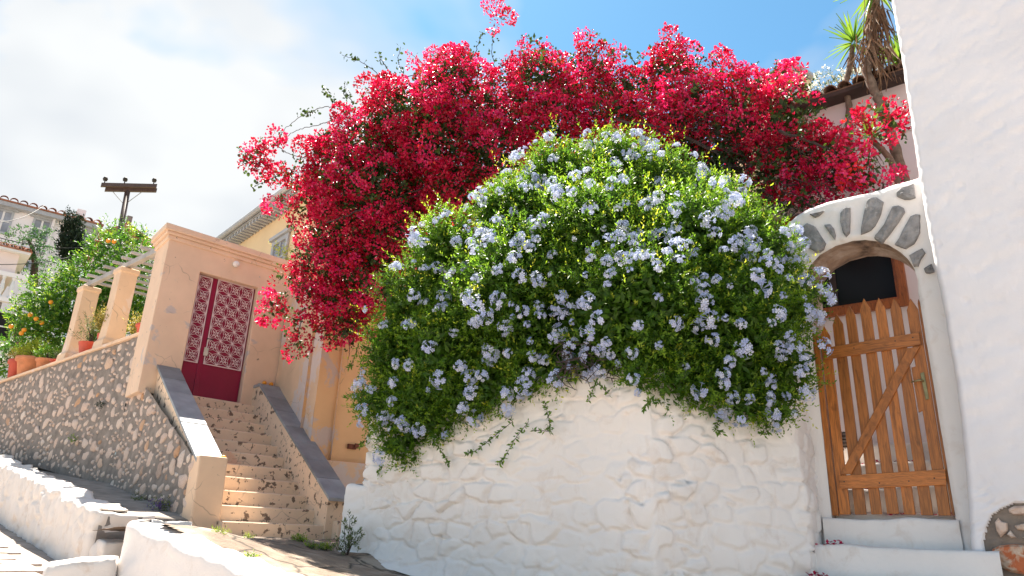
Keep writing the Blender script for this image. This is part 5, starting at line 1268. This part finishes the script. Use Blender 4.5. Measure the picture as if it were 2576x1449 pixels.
# ------------------------------------------------------------------ yuccas between the arch and the back house
def yleaf(L=1.0, n=4):
    v, f = [], []
    for k in range(n + 1):
        s = k / n; w = 0.066 * (1 - s) ** 0.7 * min(1.0, 0.55 + 2 * s) + 0.002; z = 0.06 * s - 0.10 * s * s
        v += [(s, w, z + 0.012), (s, 0, z - 0.006), (s, -w, z + 0.012)]
    for k in range(n):
        a = 3 * k; f += [(a, a + 1, a + 4, a + 3), (a + 1, a + 2, a + 5, a + 4)]
    return v, f
YV, YF = yleaf()
YM = []
for k in range(5):
    me = fast_mesh("yucca_leaf", np.array(YV), np.array(YF), np.full(len(YV), 0.1 + 0.2 * k)); me.materials.append(M_YUCCA); YM.append(me)
def yucca(trunk_px, d, rad, head, leaf_px, nleaf, label, skirt=None, lean=None):
    pts = [D(u, v, d) for u, v in trunk_px]
    root = empty("yucca_tree", pts[-1], label, "tree", "yuccas behind the arch")
    m = MB(); q = []
    for a, b in zip(pts[:-1], pts[1:]): q += [a + (b - a) * s for s in np.linspace(0, 1, 6, endpoint=False)]
    q.append(pts[-1]); m.tube(q, [rad * (1 + 0.18 * rng.normal() * 0.5 + 0.25 * i / len(q)) for i in range(len(q))], 9)
    m.build("trunk", M_YBARK, root, True)
    c = D(*head, d); L = PX(leaf_px, d)
    for k in range(nleaf):
        dirv = unit(rng.normal(size=3) + np.array([0, 0, 0.25])); up = np.array([0, 0, 1.0])
        X = dirv; Y = unit(np.cross(up, X)); Z = np.cross(X, Y)
        Mx = Matrix(((X[0], Y[0], Z[0]), (X[1], Y[1], Z[1]), (X[2], Y[2], Z[2])))
        s = float(L * rng.uniform(0.75, 1.2))
        place("leaf", YM[k % 5], M_YUCCA, root, tuple(float(t) for t in c + dirv * 0.03), Mx.to_euler(), (s, s * 0.9, s))
    if skirt:
        pp, xx, ss = [], [], []
        for (u, v, n, rr) in skirt:
            b = D(u, v, d)
            for _ in range(n):
                pp.append(b + rng.normal(size=3) * np.array([rr, rr, rr * 1.2])); xx.append(np.array([rng.normal() * 0.25, rng.normal() * 0.25, -1.0])); ss.append(L * rng.uniform(0.6, 1.15))
        n = len(pp); co, fa, t = scatter("d", np.array(YV) * np.array([1, 0.42, 1]), YF, np.array(pp), np.array(xx), rng.normal(size=(n, 3)), np.array(ss), rng.uniform(0, 1, n))
        o = link("dead_leaves", fast_mesh("dead_leaves", co, fa, t), M_DEAD, root); tag(o, kind="stuff")
yucca([(2206, -30), (2200, 60), (2190, 120), (2180, 180), (2200, 230), (2215, 255), (2240, 330), (2280, 470)], 8.0, 0.045, (2200, -25), 110, 46, "tallest yucca with a shaggy skirt of dead brown leaves beside the white house", [(2205, 15, 60, 0.05), (2198, 65, 60, 0.05), (2185, 110, 45, 0.05), (2212, 120, 35, 0.05)])
yucca([(2145, 115), (2135, 180), (2126, 215), (2136, 265), (2136, 320), (2140, 470)], 8.3, 0.032, (2148, 108), 78, 38, "yucca with a spiky green head left of the tallest yucca", [(2140, 140, 16, 0.03)])
yucca([(2262, 150), (2270, 190), (2285, 330), (2290, 470)], 8.6, 0.04, (2262, 152), 80, 40, "yucca half hidden behind the edge of the white house")
yucca([(2190, 350), (2215, 372), (2240, 400), (2255, 440), (2258, 480)], 7.6, 0.030, (2186, 345), 66, 36, "small low yucca leaning just above the arch", [(2192, 365, 8, 0.015)])

def shrub(name, label, cat, px, mat, leaf, dens, per=6, length=0.12, tint=(0.45, 0.25), group=None, flowers=None, inner_d=400, TV=LEAF_V, TF=LEAF_F, up=0.4, trunk=None, base=None, droop=0.0):
    b = blobs_px(px); c = np.mean([q[0] for q in b], axis=0); zmin = min(q[0][2] - q[1] for q in b)
    root = empty(name, base if base is not None else (c[0], c[1], zmin), label, cat, group)
    P, N = shell_points(b, dens, 0.25, (0.6, 1.1), 0.6)
    parts = [sprigs(P, N, per, length, leaf, up=up, tint=tint, TV=TV, TF=TF, droop=droop)]
    if inner_d:
        Pi = interior(b, inner_d); n = len(Pi); parts.append(scatter("i", LEAF_V, LEAF_F, Pi, rng.normal(size=(n, 3)), rng.normal(size=(n, 3)), leaf * 2.0, rng.uniform(0, 0.35, n)))
    join_parts("foliage", parts, mat, root)
    if flowers:
        fm, fd_, fs_ = flowers; P, N = shell_points(b, fd_, 0.2, (0.95, 1.1), 0.9)
        join_parts("blossom", [bract_clusters(P, N, 9, fs_ * 1.3, fs_, rng.uniform(0, 1, len(P)))], fm, root)
    if trunk:
        m = MB(); m.tube(trunk[0], trunk[1], 8); m.build("trunk", M_BARK, root, True)
    return root, b

shrub("jasmine_shrub", "white flowered climber on the roof edge behind the yuccas", "shrub", [(2090, 215, 45, 11), (2140, 215, 42, 11), (2210, 190, 50, 11), (2250, 170, 45, 11), (2060, 250, 30, 11)], M_OLIVE, 0.05, 130, flowers=(M_WFLOWER, 60, 0.045))
# cream gable of a house above the bougainvillea
g0 = D(1990, 170, 14.0); gfm = Frame(g0, azv(100), azv(190))
gb = empty("gable_house", gfm.p(0, 0, 4.0), "cream gable with grey corner board rising behind the bougainvillea", "house")
MB().prism(gfm, [(-1.2, 4.0), (0.35, 4.0), (0.35, g0[2] - 0.35), (0.0, g0[2]), (-1.2, g0[2] - 0.62)], 0, -2.0).build("wall", M_YELLOW, gb)
MB().prism(gfm, [(-1.25, g0[2] - 0.60), (-1.25, g0[2] - 0.54), (0.02, g0[2] + 0.10), (0.40, g0[2] - 0.27), (0.40, g0[2] - 0.33), (0.0, g0[2] + 0.03)], 0.12, -2.05).build("roof_edge", M_GREYPAINT, gb)
MB().box(gfm, -0.06, 0.06, 0.004, 0.05, 4.0, g0[2] + 0.02).build("corner_board", M_GREYPAINT, gb)

# ------------------------------------------------------------------ yellow house behind the gatehouse
YP = D(742, 560, 13.5); yf = Frame(YP, azv(-41), azv(-131))
yh = empty("yellow_house", yf.p(0, -1, 4.4), "yellow plastered house with grey eaves and gutter behind the gatehouse", "house")
ze_y = yf.hz(700, 540)[1]
m = MB(); m.box(yf, -0.9, 3.9, 0, -5, 3.6, ze_y); m.build("wall", M_YELLOW, yh)
MB().box(yf, -1.0, 4.15, 0.30, -5, ze_y + 0.001, ze_y + 0.06).build("eave", M_GREYPAINT, yh)
m = MB(); m.tube([yf.p(-1.0, 0.36, ze_y + 0.07), yf.p(4.2, 0.36, ze_y + 0.07)], 0.06, 8); m.build("gutter", M_GREYPAINT, yh)
m = MB(); x = -0.9
while x < 3.9:
    m.box(yf, x, x + 0.07, 0.28, 0.01, ze_y - 0.09, ze_y - 0.002); x += 0.16
tag(m.build("eave_brackets", M_GREYPAINT, yh), kind="stuff")
MB().hexa([yf.p(-1.0, .38, ze_y + .1), yf.p(4.2, .38, ze_y + .1), yf.p(4.2, -5, ze_y + .1), yf.p(-1.0, -5, ze_y + .1), yf.p(-1.0, .38, ze_y + .13), yf.p(4.2, .38, ze_y + .13), yf.p(4.2, -5, ze_y + 1.4), yf.p(-1.0, -5, ze_y + 1.4)]).build("roof", M_OLDTILE, yh)
wq = [yf.hz(*p) for p in ((690, 612), (731, 580), (722, 650), (686, 690))]
h0, h1, z0, z1 = min(q[0] for q in wq), max(q[0] for q in wq), min(q[1] for q in wq) - 0.2, max(q[1] for q in wq) - 0.05
wfr = frame_bars(yf, (h0, h1, z0, z1), 0.10, 0.05, 0.002, MB()).build("window_frame", M_GREYPAINT, yh, bev=0.01)
MB().box(yf, h0 - 0.06, h1 + 0.06, 0.10, 0.003, z1 + 0.002, z1 + 0.08).build("window_head", M_GREYPAINT, wfr, bev=0.01)
MB().box(yf, h0 + 0.1, h1 - 0.1, 0.012, 0.003, z0 + 0.1, z1 - 0.1).build("pane", M_FARGLASS, wfr)
m = MB(); m.box(yf, (h0 + h1) / 2 - .03, (h0 + h1) / 2 + .03, 0.03, 0.013, z0 + .1, z1 - .1); m.box(yf, h0 + .1, (h0 + h1) / 2 - .03, 0.03, 0.013, (z0 + z1) / 2, (z0 + z1) / 2 + .04); m.box(yf, (h0 + h1) / 2 + .03, h1 - .1, 0.03, 0.013, (z0 + z1) / 2, (z0 + z1) / 2 + .04)
m.build("glazing_bars", M_GREYPAINT, wfr)
shrub("yellow_green_plant", "small yellow green plant on the gatehouse roof by the grey window", "plant", [(708, 632, 12, 12.6), (722, 640, 12, 12.6), (692, 630, 8, 12.6)], M_LIME, 0.05, 300, inner_d=0, tint=(0.8, 0.15))

# ------------------------------------------------------------------ the hillside at the left
def citrus():
    root, b = shrub("orange_tree", "glossy orange tree with ripe fruit filling the terrace behind the pergola", "tree",
        [(300, 640, 55, 18.5), (350, 690, 60, 18.2), (360, 770, 55, 18.0), (255, 680, 46, 19.0), (210, 705, 46, 19.2), (165, 730, 46, 19.4), (105, 750, 42, 19.6), (80, 795, 40, 19.8), (140, 800, 62, 19.2), (200, 780, 65, 19.0), (100, 840, 48, 19.6), (310, 740, 60, 18.4), (270, 760, 60, 18.6), (230, 850, 50, 19.0), (180, 855, 50, 19.2), (330, 800, 45, 18.0), (160, 690, 24, 19.6), (45, 855, 24, 20.0), (285, 575, 14, 18.6), (300, 595, 22, 18.6), (350, 615, 30, 18.3), (250, 620, 28, 18.8)],
        M_CITRUS, 0.10, 70, per=7, length=0.24, tint=(0.42, 0.28), inner_d=170, trunk=None, TV=ROUND_V if False else LEAF_V)
    m = MB(); c = D(210, 900, 19); m.tube([c + (0, 0, -.6), c + (.05, 0, .2), c + (-.1, .1, .9), c + (.1, 0, 1.5)], [.11, .10, .08, .05], 8); m.build("trunk", M_BARK, root, True)
    for (u, v) in ((272, 606), (287, 608), (28, 821), (61, 830), (54, 838), (128, 760), (91, 802), (105, 812), (319, 742), (76, 792)):
        m = MB(); m.lathe(tuple(D(u, v, 18.0 if u > 200 else 18.9) - unit(D(u, v, 15) - EYE) * 0.25), [(0.05 * math.sin(a), -0.05 * math.cos(a)) for a in np.linspace(0.1, 3.04, 8)], 12); m.build("orange", M_ORANGEFRUIT, root, True)
citrus()
# feathery tree
ft, fb = shrub("feathery_tree", "feathery light green tree in front of the far white house", "tree", [(50, 590, 13, 29), (95, 590, 20, 29), (110, 605, 18, 29), (25, 612, 16, 29), (45, 618, 12, 29), (85, 612, 18, 29), (105, 640, 22, 29), (75, 655, 20, 29), (120, 660, 18, 29)], M_FEATHER, 0.13, 34, per=9, length=0.30, tint=(0.5, 0.25), inner_d=5, up=0.2, droop=0.5)
m = MB(); c = D(85, 720, 29); m.tube([c, D(88, 660, 29), D(80, 620, 29), D(70, 600, 29)], [.14, .1, .07, .04], 7); m.build("trunk", M_BARK, ft, True)
# cypress
cy, cb = shrub("cypress_tree", "dark slim cypress against the far white house", "tree", [(178, 625, 22, 28), (180, 600, 20, 28), (182, 578, 16, 28), (176, 560, 9, 28), (188, 562, 7, 28), (180, 545, 4, 28), (170, 640, 18, 28), (186, 645, 18, 28)], M_CYPRESS, 0.15, 190, per=5, length=0.30, tint=(0.4, 0.25), inner_d=200, up=2.2)
m = MB(); c = D(178, 690, 28); m.tube([c, D(178, 640, 28)], [.14, .08], 7); m.build("trunk", M_BARK, cy, True)
# far white house
FP = D(120, 560, 36.0); ff = Frame(FP, azv(52), azv(142))
fh = empty("far_white_house", ff.p(0, 0, 8), "long white house with grey framed windows and tiled eave high on the left hillside", "house")
e0, e1 = ff.hz(0, 517), ff.hz(242, 583); zf_ = (e0[1] + e1[1]) / 2
MB().box(ff, e0[0] - 6, e1[0] - 0.25, 0, -7, zf_ - 8, zf_).build("wall", M_FARWALL, fh)
MB().box(ff, e0[0] - 6, e1[0] + 0.1, 0.35, -7.2, zf_ + 0.001, zf_ + 0.18).build("eave", M_GREYPAINT, fh)
rf = MB().hexa([ff.p(e0[0] - 6, .4, zf_ + .19), ff.p(e1[0] + .2, .4, zf_ + .19), ff.p(e1[0] + .2, -7, zf_ + .19), ff.p(e0[0] - 6, -7, zf_ + .19), ff.p(e0[0] - 6, .4, zf_ + .25), ff.p(e1[0] + .2, .4, zf_ + .25), ff.p(e1[0] - 3, -3.4, zf_ + 1.5), ff.p(e0[0] - 6, -3.4, zf_ + 1.5)]).build("roof", M_TILE, fh)
TM2 = tile_mesh(0.16, 0.9); TM2.materials.append(M_TILE); h = e0[0] - 1.0
while h < e1[0] + 0.15:
    place("roof_tile", TM2, M_TILE, rf, ff.p(h, 0.45, zf_ + 0.24), (math.radians(17), 0, math.radians(-52 + 90)), (1, 1, 1)); h += 0.36
for (u0, v0, u1, v1) in ((-12, 560, 22, 575), (137, 555 + 20, 182, 600), (303 - 30 - 60, 614 - 15, 0, 0)):
    pass
for (uc, vc, hw, hh_) in ((4, 557, 0.36, 0.55), (102, 578, 0.36, 0.5), (203, 607, 0.36, 0.55), (66, 655, 0.34, 0.4)):
    c0 = ff.hz(uc, vc); w_ = frame_bars(ff, (c0[0] - hw, c0[0] + hw, c0[1] - hh_, c0[1] + hh_), 0.09, 0.06, 0.002, MB()).build("window_frame", M_GREYPAINT, fh)
    MB().box(ff, c0[0] - hw - .15, c0[0] + hw + .15, 0.12, 0.003, c0[1] + hh_ + .002, c0[1] + hh_ + 0.12).build("window_head", M_GREYPAINT, w_)
    MB().box(ff, c0[0] - hw + .09, c0[0] + hw - .09, 0.015, 0.003, c0[1] - hh_ + .09, c0[1] + hh_ - .09).build("pane", M_FARGLASS, w_)
    m = MB(); m.box(ff, c0[0] - .04, c0[0] + .04, 0.04, 0.016, c0[1] - hh_ + .09, c0[1] + hh_ - .09); m.box(ff, c0[0] - hw + .09, c0[0] - .04, 0.04, 0.016, c0[1], c0[1] + .06); m.box(ff, c0[0] + .04, c0[0] + hw - .09, 0.04, 0.016, c0[1], c0[1] + .06); m.build("glazing_bars", M_PLASTICWHITE, w_)
dp = ff.hz(132, 570); m = MB(); m.tube([ff.p(dp[0], .1, zf_), ff.p(dp[0], .1, zf_ - 6)], .06, 6); m.build("downpipe", M_FARWALL, fh)
MB().box(ff, e1[0] - 0.9, e1[0] - 0.55, -.3, -.7, zf_ + .2, zf_ + .95).build("chimney", M_FARWALL, fh)
# second far house right of the pole: low gable
f2p = D(330, 610, 40); f2 = Frame(f2p, azv(52), azv(142)); q0 = f2.hz(312, 583); q1 = f2.hz(385, 625); q2 = f2.hz(262, 604)
h2 = empty("far_gable_house", f2.p(0, 0, 8), "small pale gabled house far behind the orange tree top", "house")
MB().prism(f2, [(q2[0], q0[1] - 6), (q1[0] + 1, q0[1] - 6), (q1[0] + 1, q1[1] - .6), q1, q0, q2], 0, -5).build("wall", M_FARWALL, h2)
MB().prism(f2, [(q2[0] - .3, q2[1] - .1), (q0[0], q0[1] + .05), (q1[0] + .8, q1[1] - .45), (q1[0] + .8, q1[1] - .1), (q0[0], q0[1] + .40), (q2[0] - .3, q2[1] + .22)], .4, -5.3).build("roof", M_TILE, h2)
MB().box(f2, q0[0] + .05, q0[0] + .3, -.4, -.6, q0[1] + .3, q0[1] + 1.1).build("chimney", M_DARKSTONE, h2)
# pink house with red tiles
KP = D(40, 660, 27.0); kf = Frame(KP, azv(50), azv(140))
ph = empty("pink_house", kf.p(0, 0, 6), "pinkish house corner with bright red roof tiles at the left edge", "house")
k0, k1 = kf.hz(0, 628), kf.hz(72, 648); zk2 = (k0[1] + k1[1]) / 2; zb2 = kf.hz(30, 690)[1]
MB().box(kf, k0[0] - 4, k1[0] - 0.25, 0, -4, zb2, zk2).build("wall", M_PINKWALL, ph)
MB().box(kf, k0[0] - 4, k1[0] + 0.02, .22, -4.2, zk2 + .001, zk2 + .08).build("eave", M_PLASTICWHITE, ph)
prf = MB().hexa([kf.p(k0[0] - 4, .24, zk2 + .081), kf.p(k1[0] + .05, .24, zk2 + .081), kf.p(k1[0] + .05, -4, zk2 + .081), kf.p(k0[0] - 4, -4, zk2 + .081), kf.p(k0[0] - 4, .24, zk2 + .12), kf.p(k1[0] + .05, .24, zk2 + .12), kf.p(k1[0] - 1.2, -2, zk2 + .75), kf.p(k0[0] - 4, -2, zk2 + .75)]).build("roof", M_TILE, ph)
TM3 = tile_mesh(0.10, 0.5); TM3.materials.append(M_TILE); h = k0[0] - 0.6
while h < k1[0] + 0.05:
    for j in range(3): place("roof_tile", TM3, M_TILE, prf, kf.p(h - 0.06 * j, 0.28 - 0.44 * j, zk2 + 0.11 + 0.14 * j), (math.radians(17), 0, math.radians(-50 + 90)), (1, 1, 1))
    h += 0.22
MB().box(kf, k0[0] - 4, k1[0] + 0.15, .12, .002, zb2 - .12, zb2 + .02).build("balcony_slab", M_FARWALL, ph)
BM = MB().lathe((0, 0, 0), [(.06, 0), (.06, .05), (.035, .1), (.075, .28), (.05, .5), (.035, .6), (.06, .66), (.06, .7)], 10).mesh("baluster"); BM.materials.append(M_PLASTICWHITE)
for k in range(5): place("baluster", BM, M_PLASTICWHITE, ph, kf.p(k0[0] + 0.05 + k * 0.26, .06, zb2 - .82))
MB().box(kf, k0[0] - 4, k1[0] - 0.05, .16, -.05, zb2 - .95, zb2 - .82).build("balcony_rail", M_FARWALL, ph)
# dark stone building with a window under it
dsb = empty("stone_outbuilding", kf.p(-1, .3, 4), "dark stone building with a small white window at the far left", "building")
MB().box(kf, k0[0] - 4, k1[0] - 0.35, -.02, -3, 4.2, zb2 - .96).build("wall", M_DARKSTONE, dsb)
wc = kf.hz(8, 822); wfm = frame_bars(kf, (wc[0] - .45, wc[0] + .32, wc[1] - .5, wc[1] + .5), .06, .05, -.018, MB()).build("window_frame", M_PLASTICWHITE, dsb)
MB().box(kf, wc[0] - .39, wc[0] + .26, .0, -.018, wc[1] - .44, wc[1] + .44).build("pane", M_GLASS, wfm)
MB().box(kf, wc[0] - .39, wc[0] + .26, .03, .001, wc[1] - .02, wc[1] + .02).build("glazing_bar", M_PLASTICWHITE, wfm)
MB().box(kf, wc[0] + .325, wc[0] + .55, .05, -.015, wc[1] - .5, wc[1] + .5).build("shutter", M_SHUTTER, dsb)
# utility pole
UP = 22.0; top = D(321, 480, UP); bot = D(287, 668, UP); bot2 = bot + (bot - top) * 1.0
up = empty("utility_pole", bot2, "dark wooden utility pole with a double crossarm rising behind the orange tree", "pole")
m = MB(); m.tube([bot2, top], [.105, .075], 10); m.build("pole", M_OLDWOOD, up, True)
ca, cb_ = D(253, 471, UP - .1), D(393, 474, UP - .1); cd = unit(cb_ - ca); fwd = unit(np.cross(cd, np.array([0, 0, 1.0])))
def beam(a, b, w, h_, name, mat, parent):
    z = np.array([0, 0, h_]); s = fwd * w
    MB().hexa([a - s, b - s, b + s, a + s, a - s + z, b - s + z, b + s + z, a + s + z]).build(name, mat, parent, bev=.01)
beam(ca + fwd * .08 - (0, 0, .02), cb_ + fwd * .08 - (0, 0, .02), .045, .12, "crossarm", M_OLDWOOD, up); beam(ca - fwd * .09 + cd * .12 - (0, 0, .09), cb_ - fwd * .09 + cd * .03 - (0, 0, .09), .045, .12, "crossarm", M_OLDWOOD, up)
for s in (0.05, 0.40, 0.93):
    p = ca + (cb_ - ca) * s + np.array([0, 0, .10]) + fwd * .08
    MB().lathe(p, [(.015, 0), (.015, .08), (.06, .085), (.045, .12), (.07, .125), (.05, .18), (.02, .2)], 10).build("insulator", M_IRON, up, True)
for s in (-1, 1):
    m = MB(); m.tube([top - (0, 0, .45), top + cd * .42 * s + (0, 0, .02)], .012, 5); m.build("brace", M_GREYPAINT, up)
for nm, (a, b, da, db) in {"thin overhead wire sagging across the far white house below its windows": ((-60, 582), (293, 612), 18, 21.8), "thin overhead wire running up to the left edge past the top window": ((-60, 560), (112, 517), 18, 34), "thin lower overhead wire passing in front of the pink house": ((-60, 665), (300, 605), 18, 21.9)}.items():
    A, B = D(*a, da), D(*b, db); m = MB(); m.tube([A + (B - A) * s - np.array([0, 0, .25 * math.sin(math.pi * s)]) for s in np.linspace(0, 1, 12)], .011, 4)
    tag(m.build("overhead_wire", M_IRON), nm, "wire", "overhead wires")

# ------------------------------------------------------------------ pots along the terrace wall
def pot(u, vb, w_px, h_px, mat, label, plant=None, rim=True, dd=-0.22):
    h, z = cf.hz(u, vb); c = cf.p(h, dd, 4.426); d = math.hypot(c[0], c[1]); r_ = PX(w_px / 2, d); H = PX(h_px, d) * 1.02
    root = empty("plant_pot", c, label, "plant pot", "potted plants on the terrace wall")
    m = MB(); m.lathe(c, [(r_ * .68, 0), (r_ * .72, .01), (r_ * .92, H * .78), (r_ * (1.06 if rim else .95), H * .80), (r_ * (1.08 if rim else 1.0), H * .98), (r_ * 1.02, H), (r_ * .9, H * .99), (r_ * .86, H * .9)], 22)
    m.build("pot", mat, root, True); MB().lathe((c[0], c[1], c[2] + H * .85), [(r_ * .86, 0), (r_ * .5, .02), (.01, .03)], 14).build("soil", M_SOIL, root)
    if plant:
        mat_p, rr, hh_, leaf, n, per, L, up, tint = plant; cc_ = np.array([c[0], c[1], c[2] + H * .95]); n2 = n
        dirs = unit(np.c_[rng.normal(size=(n2, 2)) * 0.8, np.abs(rng.normal(size=n2)) + 0.15]); P = cc_ + dirs * (rng.uniform(.2, 1, n2) ** .6)[:, None] * np.array([rr, rr, hh_])
        parts = [sprigs(P, dirs, per, L, leaf, up=up, tint=tint, jitter=.3)]
        join_parts("plant", parts, mat_p, root)
        m = MB()
        for k in range(14): m.tube([cc_ - (0, 0, .08), (cc_ + P[k]) / 2 + rng.normal(size=3) * .01, P[k]], [.006, .005, .003], 4)
        tag(m.build("stems", M_TWIG, root), kind="stuff")
pot(327, 845, 42, 34, M_REDPOT, "empty looking red pot with a flared rim next to the gatehouse")
pot(228, 882, 42, 40, M_REDPOT, "tall red pot with dry yellow lavender beside the nearer pillar", (M_LAV, .26, .42, .07, 260, 9, .22, 1.8, (.5, .25)), False)
pot(187, 902, 50, 32, M_REDPOT, "red pot with a thin grey green bush in front of the farther pillar", (M_OLIVE, .34, .50, .045, 130, 9, .18, .9, (.5, .25)), False)
pot(306, 852, 20, 14, M_TERRA, "small pot with yellow green lavender between the nearer pillar and the gatehouse", (M_LAV, .20, .32, .06, 150, 9, .2, 1.6, (.45, .25)), False, -.3)
pot(38, 966, 62, 40, M_TERRA, "big terracotta pot with lime green leaves and a pink flower at the left", (M_LIME, .36, .34, .06, 220, 7, .14, .8, (.6, .25)))
pot(76, 948, 40, 28, M_TERRA, "terracotta pot with low dark green leaves right of the big terracotta pot", (M_CITRUS, .26, .22, .06, 120, 7, .12, .7, (.5, .25)))
pot(108, 930, 30, 18, M_REDPOT, "low dark red pot left of the farther pillar's foot", (M_OLIVE, .16, .14, .05, 50, 6, .12, .8, (.3, .2)))
pot(6, 975, 44, 44, M_REDPOT, "red pot cut off by the left edge", (M_LAV, .28, .26, .06, 140, 7, .12, 1.0, (.8, .2)))
shrub("oleander_shrub", "white flowering bush at the far left behind the pots", "shrub", [(30, 890, 32, 21.5), (60, 905, 34, 21.5), (95, 915, 32, 21), (130, 925, 28, 21), (10, 920, 28, 21.5), (160, 900, 35, 20)], M_CITRUS, 0.09, 80, tint=(.25, .2), flowers=(M_WFLOWER, 22, .07))
# closed parasol
pc = D(62, 935, 20.5); pt_ = D(66, 872, 20.5)
pa = empty("parasol", pc, "closed beige parasol standing behind the big terracotta pot", "parasol")
m = MB(); n = 16; L = pt_[2] - pc[2]
for k, (r_, s) in enumerate(((.04, 1.0), (.09, .9), (.14, .6), (.19, .3), (.21, .05))):
    for i in range(n): a = 2 * math.pi * i / n; q = r_ * (1 + .28 * (i % 2)); m.v.append((pc[0] + (pt_[0] - pc[0]) * s + q * math.cos(a), pc[1] + q * math.sin(a), pc[2] + L * s))
for k in range(4):
    for i in range(n): m.f.append((k * n + i, k * n + (i + 1) % n, (k + 1) * n + (i + 1) % n, (k + 1) * n + i))
m.f.append(tuple(range(n))); m.build("canopy", M_CANVAS, pa); m = MB(); m.tube([pc - (0, 0, .7), pt_ + (0, 0, .1)], .025, 8); m.build("pole", M_PLASTICWHITE, pa)

# ------------------------------------------------------------------ fruit left on the parapets
def fruit(p, label, r_=0.036):
    o = MB().lathe((p[0], p[1], p[2] + r_), [(r_ * math.sin(a), -r_ * .95 * math.cos(a)) for a in np.linspace(.1, 3.04, 9)], 14).build("orange_fruit", M_ORANGEFRUIT, None, True)
    tag(o, label, "orange")
fruit(sf.p(0.10, 0.16, 3.748), "orange lying on top of the right parapet, the left one of the pair"); fruit(sf.p(0.22, 0.15, 3.748), "orange lying on top of the right parapet, the right one of the pair")
fruit(sf.p(-1.24, 2.60, capz(2.60) - 0.01), "single orange at the lower end of the left sunlit slate cap")

# ------------------------------------------------------------------ weeds and fallen petals
def weed(u, v, r_px, h_, mat, label, leaf=0.035, n=40, per=6, tall=False):
    # where the sight line meets the terrace
    d = ray(u, v); best = None
    for s in np.linspace(3, 12, 600):
        p = EYE + d * s
        if p[2] < terr_z(p[0], p[1]): best = p; break
    if best is None: best = D(u, v, 8.0)
    r_ = PX(r_px, np.linalg.norm(best[:2])); c = np.array([best[0], best[1], float(terr_z(best[0], best[1])) - .01])
    root = empty("weed", c, label, "weed")
    dirs = unit(np.c_[rng.normal(size=(n, 2)), np.abs(rng.normal(size=n)) * (1.5 if tall else .5) + .2]); P = c + dirs * rng.uniform(.2, 1, n)[:, None] * np.array([r_, r_, h_])
    join_parts("leaves", [sprigs(P, dirs, per, .05, leaf, up=.6, tint=(.5, .2))], mat, root)
    m = MB()
    for k in range(min(n, 16)): m.tube([c, (c + P[k]) / 2 + rng.normal(size=3) * .01, P[k]], [.004, .003, .002], 4)
    tag(m.build("stems", M_TWIG, root), kind="stuff")
weed(875, 1395, 34, .34, M_OLIVE, "leafy weed growing at the left foot of the white wall", .04, 70, 7, True)
weed(755, 1362, 18, .05, M_PLEAF, "small weed with a pink petal on the terrace before the stairs", .03, 40)
weed(550, 1342, 16, .03, M_LIME, "bright green tuft at the left foot of the stairs", .02, 40)
weed(625, 1354, 13, .03, M_LIME, "bright green tuft at the middle foot of the stairs", .02, 34)
weed(820, 1382, 22, .06, M_PLEAF, "low dark weed just left of the leafy weed", .03, 44)
weed(780, 1376, 12, .03, M_PLEAF, "tiny weed between the pink petal weed and the low dark weed", .025, 24)
weed(630, 1405, 10, .03, M_PLEAF, "tiny weed in the shaded terrace ground near the front", .025, 20)
# creeping plant with purple flowers at the foot of the rubble wall, tufts in its joints
def wallplant(u, v, label, mat, r_px, n, name="wall_plant", fl=None):
    a_ = (PBB - PA) / L1; P0 = V(u, v, PA, math.degrees(math.atan2(a_[0], a_[1]))) if u > 340 else V(u, v, WALL_P, -49)
    nn = np.array([-a_[1], a_[0], 0]); c = P0 + nn * .05; root = empty(name, c, label, "plant"); r_ = PX(r_px, np.linalg.norm(c[:2]))
    dirs = unit(rng.normal(size=(n, 3)) + nn * .8); P = c + dirs * rng.uniform(.1, 1, n)[:, None] * r_ * np.array([1, 1, .8])
    join_parts("leaves", [sprigs(P, dirs, 5, .05, .035, up=.1, tint=(.4, .2))], mat, root)
    if fl is not None: join_parts("blossom", [bract_clusters(P[::2] + nn * .04, dirs[::2], 6, .03, .022, rng.uniform(0, 1, len(P[::2])))], fl, root)
M_LILAC = foliage("lilac_blossom", [(0, (.10, .06, .22)), (1, (.22, .14, .36))], .7, .3)
wallplant(370, 1262, "creeping green plant at the foot of the rubble wall", M_OLIVE, 26, 60)
wallplant(432, 1275, "creeping plant with dusky purple flowers beside the end pier", M_OLIVE, 34, 90, fl=M_LILAC)
wallplant(263, 1020, "dark tuft hanging from a joint high in the rubble wall", M_CYPRESS, 10, 30)
wallplant(195, 1105, "bright green tuft growing from the middle of the rubble wall", M_PLEAF, 9, 24)
# fallen petals
def petals(label, pts, n, spread):
    pp = np.concatenate([np.array(p)[None] + rng.normal(size=(n, 3)) * np.array([spread[0], spread[0], 0]) + np.abs(rng.normal(size=(n, 3))) * np.array([0, 0, spread[1]]) for p in pts]); k = len(pp)
    co, fa, t = scatter("p", BR_V, BR_F, pp, rng.normal(size=(k, 3)) * np.array([1, 1, .3]), rng.normal(size=(k, 3)) * .3 + np.array([0, 0, 1]), 0.035, rng.uniform(0, 1, k))
    o = link("fallen_petals", fast_mesh("fallen_petals", co, fa, t), M_FALLEN); tag(o, label, "petals", kind="stuff")
petals("crimson petals gathered on the steps of the gate", [gf.p(.05, .33, 1.55), gf.p(.12, .30, 1.55), gf.p(.0, .62, 1.325), gf.p(.06, .6, 1.325)], 16, (.035, .012))
petals("crimson petals gathered on the inner passage steps", [gf.p(h, d_ + .02, z) for (d_, z) in ((-.40, 1.81), (-.75, 2.06), (-1.06, 2.31)) for h in (.2, .45, .5, .8)], 14, (.06, .012))
